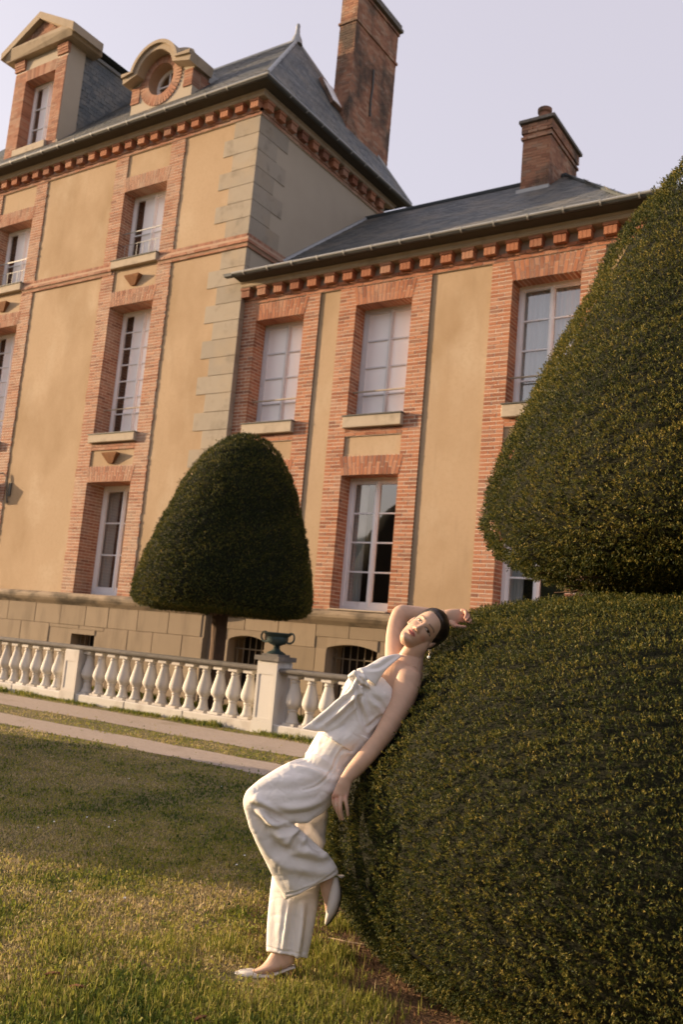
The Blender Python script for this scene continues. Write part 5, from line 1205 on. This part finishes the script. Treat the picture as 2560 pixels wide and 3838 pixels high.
MB().tube([at_d(*PF(905 - 6 * math.sin(t * math.pi), 292 + 50 * t), 4.32 - .004 * math.sin(t * math.pi)) for t in np.linspace(0, 1, 9)], .0012, 6).build('bracelet', M['gold'], woman)
PERSON_BVH = []
for o in (body, trousers, top):
    me = o.data; PERSON_BVH.append(BVHTree.FromPolygons([v.co.copy() for v in me.vertices], [tuple(p.vertices) for p in me.polygons]))
PERSON_MID = at_d(1330, 2900, 4.05)
# ------------------------------------------------------------------ clipped yews
M['yew'] = foliage_mat('yew_needles', [(0, (.012, .021, .007)), (.3, (.046, .062, .013)), (.55, (.135, .128, .023)), (.8, (.25, .20, .038)), (1, (.38, .28, .075))], .55, .22)
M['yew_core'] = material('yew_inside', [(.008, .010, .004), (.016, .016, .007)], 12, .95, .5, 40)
M['bark'] = material('yew_bark', [(.075, .05, .035), (.14, .09, .06)], 6, .92, .8, 30, bstretch=(1, 1, .25))
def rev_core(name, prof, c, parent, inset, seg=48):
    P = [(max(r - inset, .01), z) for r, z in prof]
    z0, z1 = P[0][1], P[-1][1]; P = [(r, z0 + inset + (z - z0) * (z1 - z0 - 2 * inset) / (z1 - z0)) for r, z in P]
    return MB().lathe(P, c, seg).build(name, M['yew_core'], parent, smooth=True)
def sprigs(name, prof, c, parent, dens, size, seed, needles=15, amp=.03, face=-.3, cull=None, tbias=0.0, shear=None):
    r = np.random.default_rng(seed); pr = np.array(prof); A, B_ = pr[:-1], pr[1:]
    L = np.linalg.norm(B_ - A, axis=1); ar = L * np.pi * (A[:, 0] + B_[:, 0]); n = int(ar.sum() * dens)
    s = r.choice(len(L), n, p=ar / ar.sum()); t = r.random(n)
    ra = A[s, 0] + (B_[s, 0] - A[s, 0]) * t; z = A[s, 1] + (B_[s, 1] - A[s, 1]) * t; a = r.uniform(0, 2 * np.pi, n)
    ca, sa = np.cos(a), np.sin(a); dr, dz = (B_ - A)[s].T; nn = np.stack([ca * dz, sa * dz, -dr], 1); nn /= np.linalg.norm(nn, axis=1)[:, None] + 1e-9
    P = np.stack([c[0] + ra * ca, c[1] + ra * sa, c[2] + z], 1)
    vd = CAMP - P; vd /= np.linalg.norm(vd, axis=1)[:, None]; k = (vd * nn).sum(1) > face
    P, nn, a, z, ra = P[k], nn[k], a[k], z[k], ra[k]
    q_ = np.cumsum(np.concatenate([[0], L]))[s[k]] + t[k] * L[s[k]]      # distance along the profile
    arc = a * np.maximum(ra, .4); bump = .45 * (fbm(arc, q_, 2.6, seed) - .5) + 1.25 * (fbm(arc, q_, .30 / size, seed + 5) - .5); tone = fbm(arc, q_, 1.7, seed + 9) - .5
    P = P + nn * (bump * 2.6 * amp)[:, None] + nn * (r.random(len(P)) ** 2 * -size * 2.2)[:, None]
    st = r.random(len(P)) < .02; P = P + nn * (st * r.random(len(P)) * size * 2.2)[:, None]
    if shear is not None: P = P + np.asarray(shear)[None] * (P[:, 2:3] - c[2] - prof[0][1])
    if cull is not None: kk = cull(P, nn); P, nn, tone = P[kk], nn[kk], tone[kk]
    n = len(P); m = needles
    # shoot direction: outward, turned a little upward, ruffled
    sd = nn + np.array([0, 0, .35]) + r.normal(0, .42, (n, 3)); sd /= np.linalg.norm(sd, axis=1)[:, None]
    base = P[:, None, :] + sd[:, None, :] * (np.linspace(-.1, 1.0, m) * size)[None, :, None]
    nd = r.normal(0, 1, (n, m, 3)); nd -= (nd * sd[:, None]).sum(2, keepdims=True) * sd[:, None]; nd /= np.linalg.norm(nd, axis=2)[..., None] + 1e-9
    nd = nd * .85 + sd[:, None] * .75; nd /= np.linalg.norm(nd, axis=2)[..., None]
    ln = size * r.uniform(.55, 1.0, (n, m, 1)); side = np.cross(nd, r.normal(0, 1, (n, m, 3))); side /= np.linalg.norm(side, axis=2)[..., None] + 1e-9
    w = size * .15
    V = np.stack([base - side * w, base + side * w, base + nd * ln + side * w * .25], 2).reshape(-1, 3)
    F = np.arange(len(V)).reshape(-1, 3)
    T = np.clip(r.beta(1.9, 3.0, n) + tbias + tone * .5, 0, 1); T = np.clip(np.repeat(T, m) + r.normal(0, .06, n * m), 0, 1)
    o = mesh_np(name, V, F, M['yew'], parent, tint=np.repeat(T, 3)); return o
DOME = [(1.45, .0), (1.66, .05), (1.82, .18), (1.91, .36), (1.95, .60), (1.92, .82), (1.82, 1.06), (1.66, 1.30), (1.47, 1.49), (1.22, 1.63), (.75, 1.72), (.3, 1.75), (.02, 1.755)]
CONE = [(.30, 1.80), (.70, 1.805), (1.00, 1.865), (1.19, 1.97), (1.255, 2.10), (1.225, 2.30), (1.135, 2.56), (1.015, 2.84), (.885, 3.12), (.76, 3.40), (.63, 3.68), (.47, 3.92), (.33, 4.10), (.20, 4.25), (.10, 4.33), (.02, 4.37)]
yew = thing('topiary_yew', tuple(DOME_C), 'huge clipped yew, cone above a broad dome, that the woman leans against', 'yew', 'clipped yews')
def cull_person(P, nn):
    keep = np.ones(len(P), bool)
    if not PERSON_BVH: return keep
    d = np.linalg.norm(P - PERSON_MID, axis=1) < 1.3
    for i in np.nonzero(d)[0]:
        p = Vector(P[i])
        for bv in PERSON_BVH:
            q, nrm, idx, dist = bv.find_nearest(p, .25)
            if q is not None and ((p - q).dot(nrm) < 0.0 or dist < .036): keep[i] = False; break
            if p.z < .9: continue
            dv = p - Vector(CAMP); h_ = bv.ray_cast(Vector(CAMP), dv.normalized(), 8.0)
            if h_[0] is not None and h_[3] > dv.length: keep[i] = False; break      # pressed aside by her body
    return keep
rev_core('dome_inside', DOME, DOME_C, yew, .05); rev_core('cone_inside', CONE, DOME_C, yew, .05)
sprigs('dome', DOME, DOME_C, yew, 10500, .0120, 31, 6, .028, -.25, cull_person)
sprigs('cone', CONE, DOME_C, yew, 10000, .0122, 32, 6, .03, -.25)
MB().tube([(DOME_C[0], DOME_C[1], 0), (DOME_C[0], DOME_C[1], 1.9)], [.16, .11], 10).build('trunk', M['bark'], yew)
for i in range(26):          # bare twigs under the cone
    a = random.uniform(0, 6.28); r0 = random.uniform(.2, .5); z0 = 1.80
    p0 = np.array([DOME_C[0] + .08 * math.cos(a), DOME_C[1] + .08 * math.sin(a), z0]); p1 = np.array([DOME_C[0] + (.75 + random.uniform(0, .3)) * math.cos(a), DOME_C[1] + (.75 + random.uniform(0, .3)) * math.sin(a), 1.80 + random.uniform(-.02, .15)])
    MB().tube([p0, (p0 + p1) / 2 + (0, 0, .03), p1], [.012, .008, .004], 5).build('branch', M['bark'], yew)
# small yew before the house
SC = np.array([-9.75, 11.45, 0]) - RH * .12; SY = [(.25, 1.74), (1.05, 1.72), (1.38, 1.77), (1.46, 1.90), (1.44, 2.20), (1.35, 2.55), (1.24, 2.95), (1.08, 3.38), (.95, 3.78), (.78, 4.12), (.57, 4.42), (.36, 4.60), (.16, 4.69), (.02, 4.71)]
sy = thing('topiary_yew', tuple(SC), 'small egg-shaped clipped yew on a bare trunk behind the balustrade', 'yew', 'clipped yews')
ci = rev_core('crown_inside', SY, SC, sy, .05); SHR = RH * .055
for v in ci.data.vertices: v.co += Vector(SHR) * (v.co.z - 1.7)
sprigs('crown', SY, SC, sy, 2600, .025, 41, 7, .026, -.3, tbias=-.10, shear=SHR)
MB().tube([SC + (0.02, 0, -.05), SC + (.0, .02, .6), SC + (.03, 0, 1.2), SC + (0, 0, 1.9)], [.17, .12, .12, .14], 12).build('trunk', M['bark'], sy, smooth=True)
for i in range(9):
    a = i * .7; MB().tube([SC + (0, 0, 1.62), SC + (.5 * math.cos(a), .5 * math.sin(a), 1.95)], [.05, .02], 6).build('branch', M['bark'], sy)
# its twin further along the lawn, out of the picture to the left, whose long shadow crosses the grass
TW = SDIR[:2] / np.linalg.norm(SDIR[:2]); TP = np.array([-SDIR[1], SDIR[0]]) / np.linalg.norm(SDIR[:2])
C2 = np.array([*(TW * 9.0 + TP * -7.1), 0.0])
y2 = thing('topiary_yew', tuple(C2), 'clipped yew standing out of view to the left, shading the lawn', 'yew', 'clipped yews')
big = lambda pr: [(r * 1.16, z * 1.16) for r, z in pr]
rev_core('dome_inside', big(DOME), C2, y2, .03); rev_core('cone_inside', big(CONE), C2, y2, .03)
sprigs('dome', big(DOME), C2, y2, 350, .06, 51, 9, .04, -2); sprigs('cone', big(CONE), C2, y2, 350, .06, 52, 9, .04, -2)

# a dark wood across the park, behind the camera: seen only in the lower window panes
M['wood'] = material('far_foliage', [(.02, .03, .010), (.05, .06, .02)], .25, .95, 0, 1)
nu, nv = 150, 14; V = []
for i in range(nu):
    for j in range(nv):
        x = -115 + 190 * i / (nu - 1); t = j / (nv - 1); h = 12.5 + 5.0 * (fbm(x, 0, .13, 91) - .5); V.append((x, -46 - 5 * t * t + 4 * (fbm(x, t * 12, .3, 92) - .5), h * t - .1))
fw = mesh_np('far_wood', np.array(V), np.array([(i * nv + j, (i + 1) * nv + j, (i + 1) * nv + j + 1, i * nv + j + 1) for i in range(nu - 1) for j in range(nv - 1)]), M['wood'], None, smooth=True)
tag(fw, 'dark wood across the park behind the viewer', 'wood', kind='stuff')
# ------------------------------------------------------------------ small things on the ground
M['leaf'] = material('dead_leaf', [(.16, .06, .03), (.28, .13, .07)], 30, .8, .2, 100)
M['twig'] = material('bare_twig', [(.36, .25, .16), (.46, .33, .22)], 30, .85, .2, 100)
for (u_, v_, a_, lab) in ((195, 3655, .5, 'curled russet dead leaf on the lawn, upper of the two at the left'), (288, 3703, .1, 'long reddish dead leaf on the lawn, lower of the two at the left'), (750, 3822, .9, 'brown dead leaf in the grass at the bottom edge')):
    c = at_z(u_, v_, .020); V = []; n = 9
    for i in range(n):
        t = i / (n - 1); w = .009 * math.sin(math.pi * min(1, t * .96 + .03)) ** .8; x = (t - .5) * .06
        for j in (-1, 0, 1): V.append(c + RH * (x * math.cos(a_) - j * w * math.sin(a_)) + FH * (x * math.sin(a_) + j * w * math.cos(a_)) + np.array([0, 0, .010 * abs(j) + .004 * math.sin(3 * t)]))
    F = [(3 * i + j, 3 * i + j + 1, 3 * i + j + 4, 3 * i + j + 3) for i in range(n - 1) for j in (0, 1)]
    o = mesh_np('dead_leaf', np.array(V), np.array(F), M['leaf'], None, smooth=True); md = o.modifiers.new('t', 'SOLIDIFY'); md.thickness = .0012
    tag(o, lab, 'leaf', 'dead leaves on the lawn')
tw = thing('twig', tuple(at_z(1350, 3530, 0)), 'pale forked twig lying on bare soil by the foot of the yew', 'twig')
pts = [at_z(*p, .022) for p in ((1230, 3512), (1300, 3527), (1360, 3538), (1420, 3548), (1462, 3553))]
MB().tube(pts, [.003, .004, .005, .005, .004], 6).build('stem', M['twig'], tw, smooth=True)
MB().tube([pts[3], at_z(1412, 3530, .05), at_z(1405, 3515, .06)], [.004, .003, .002], 6).build('fork', M['twig'], tw, smooth=True)
rr = np.random.default_rng(77)
dz = MB()
for i in range(14):          # scattered daisies
    p = at_z(rr.uniform(60, 1150), rr.uniform(2840, 3500), .03); r_ = .007
    dz.poly([p + RH * r_ * math.cos(a) + FH * r_ * math.sin(a) + np.array([0, 0, .004 * math.sin(a * 3)]) for a in np.linspace(0, 2 * math.pi, 9)[:-1]])
M['daisy'] = material('daisy_white', [(.70, .68, .64), (.76, .74, .70)], 20, .8, 0, 1)
dz.build('daisies', M['daisy'])['kind'] = 'stuff'
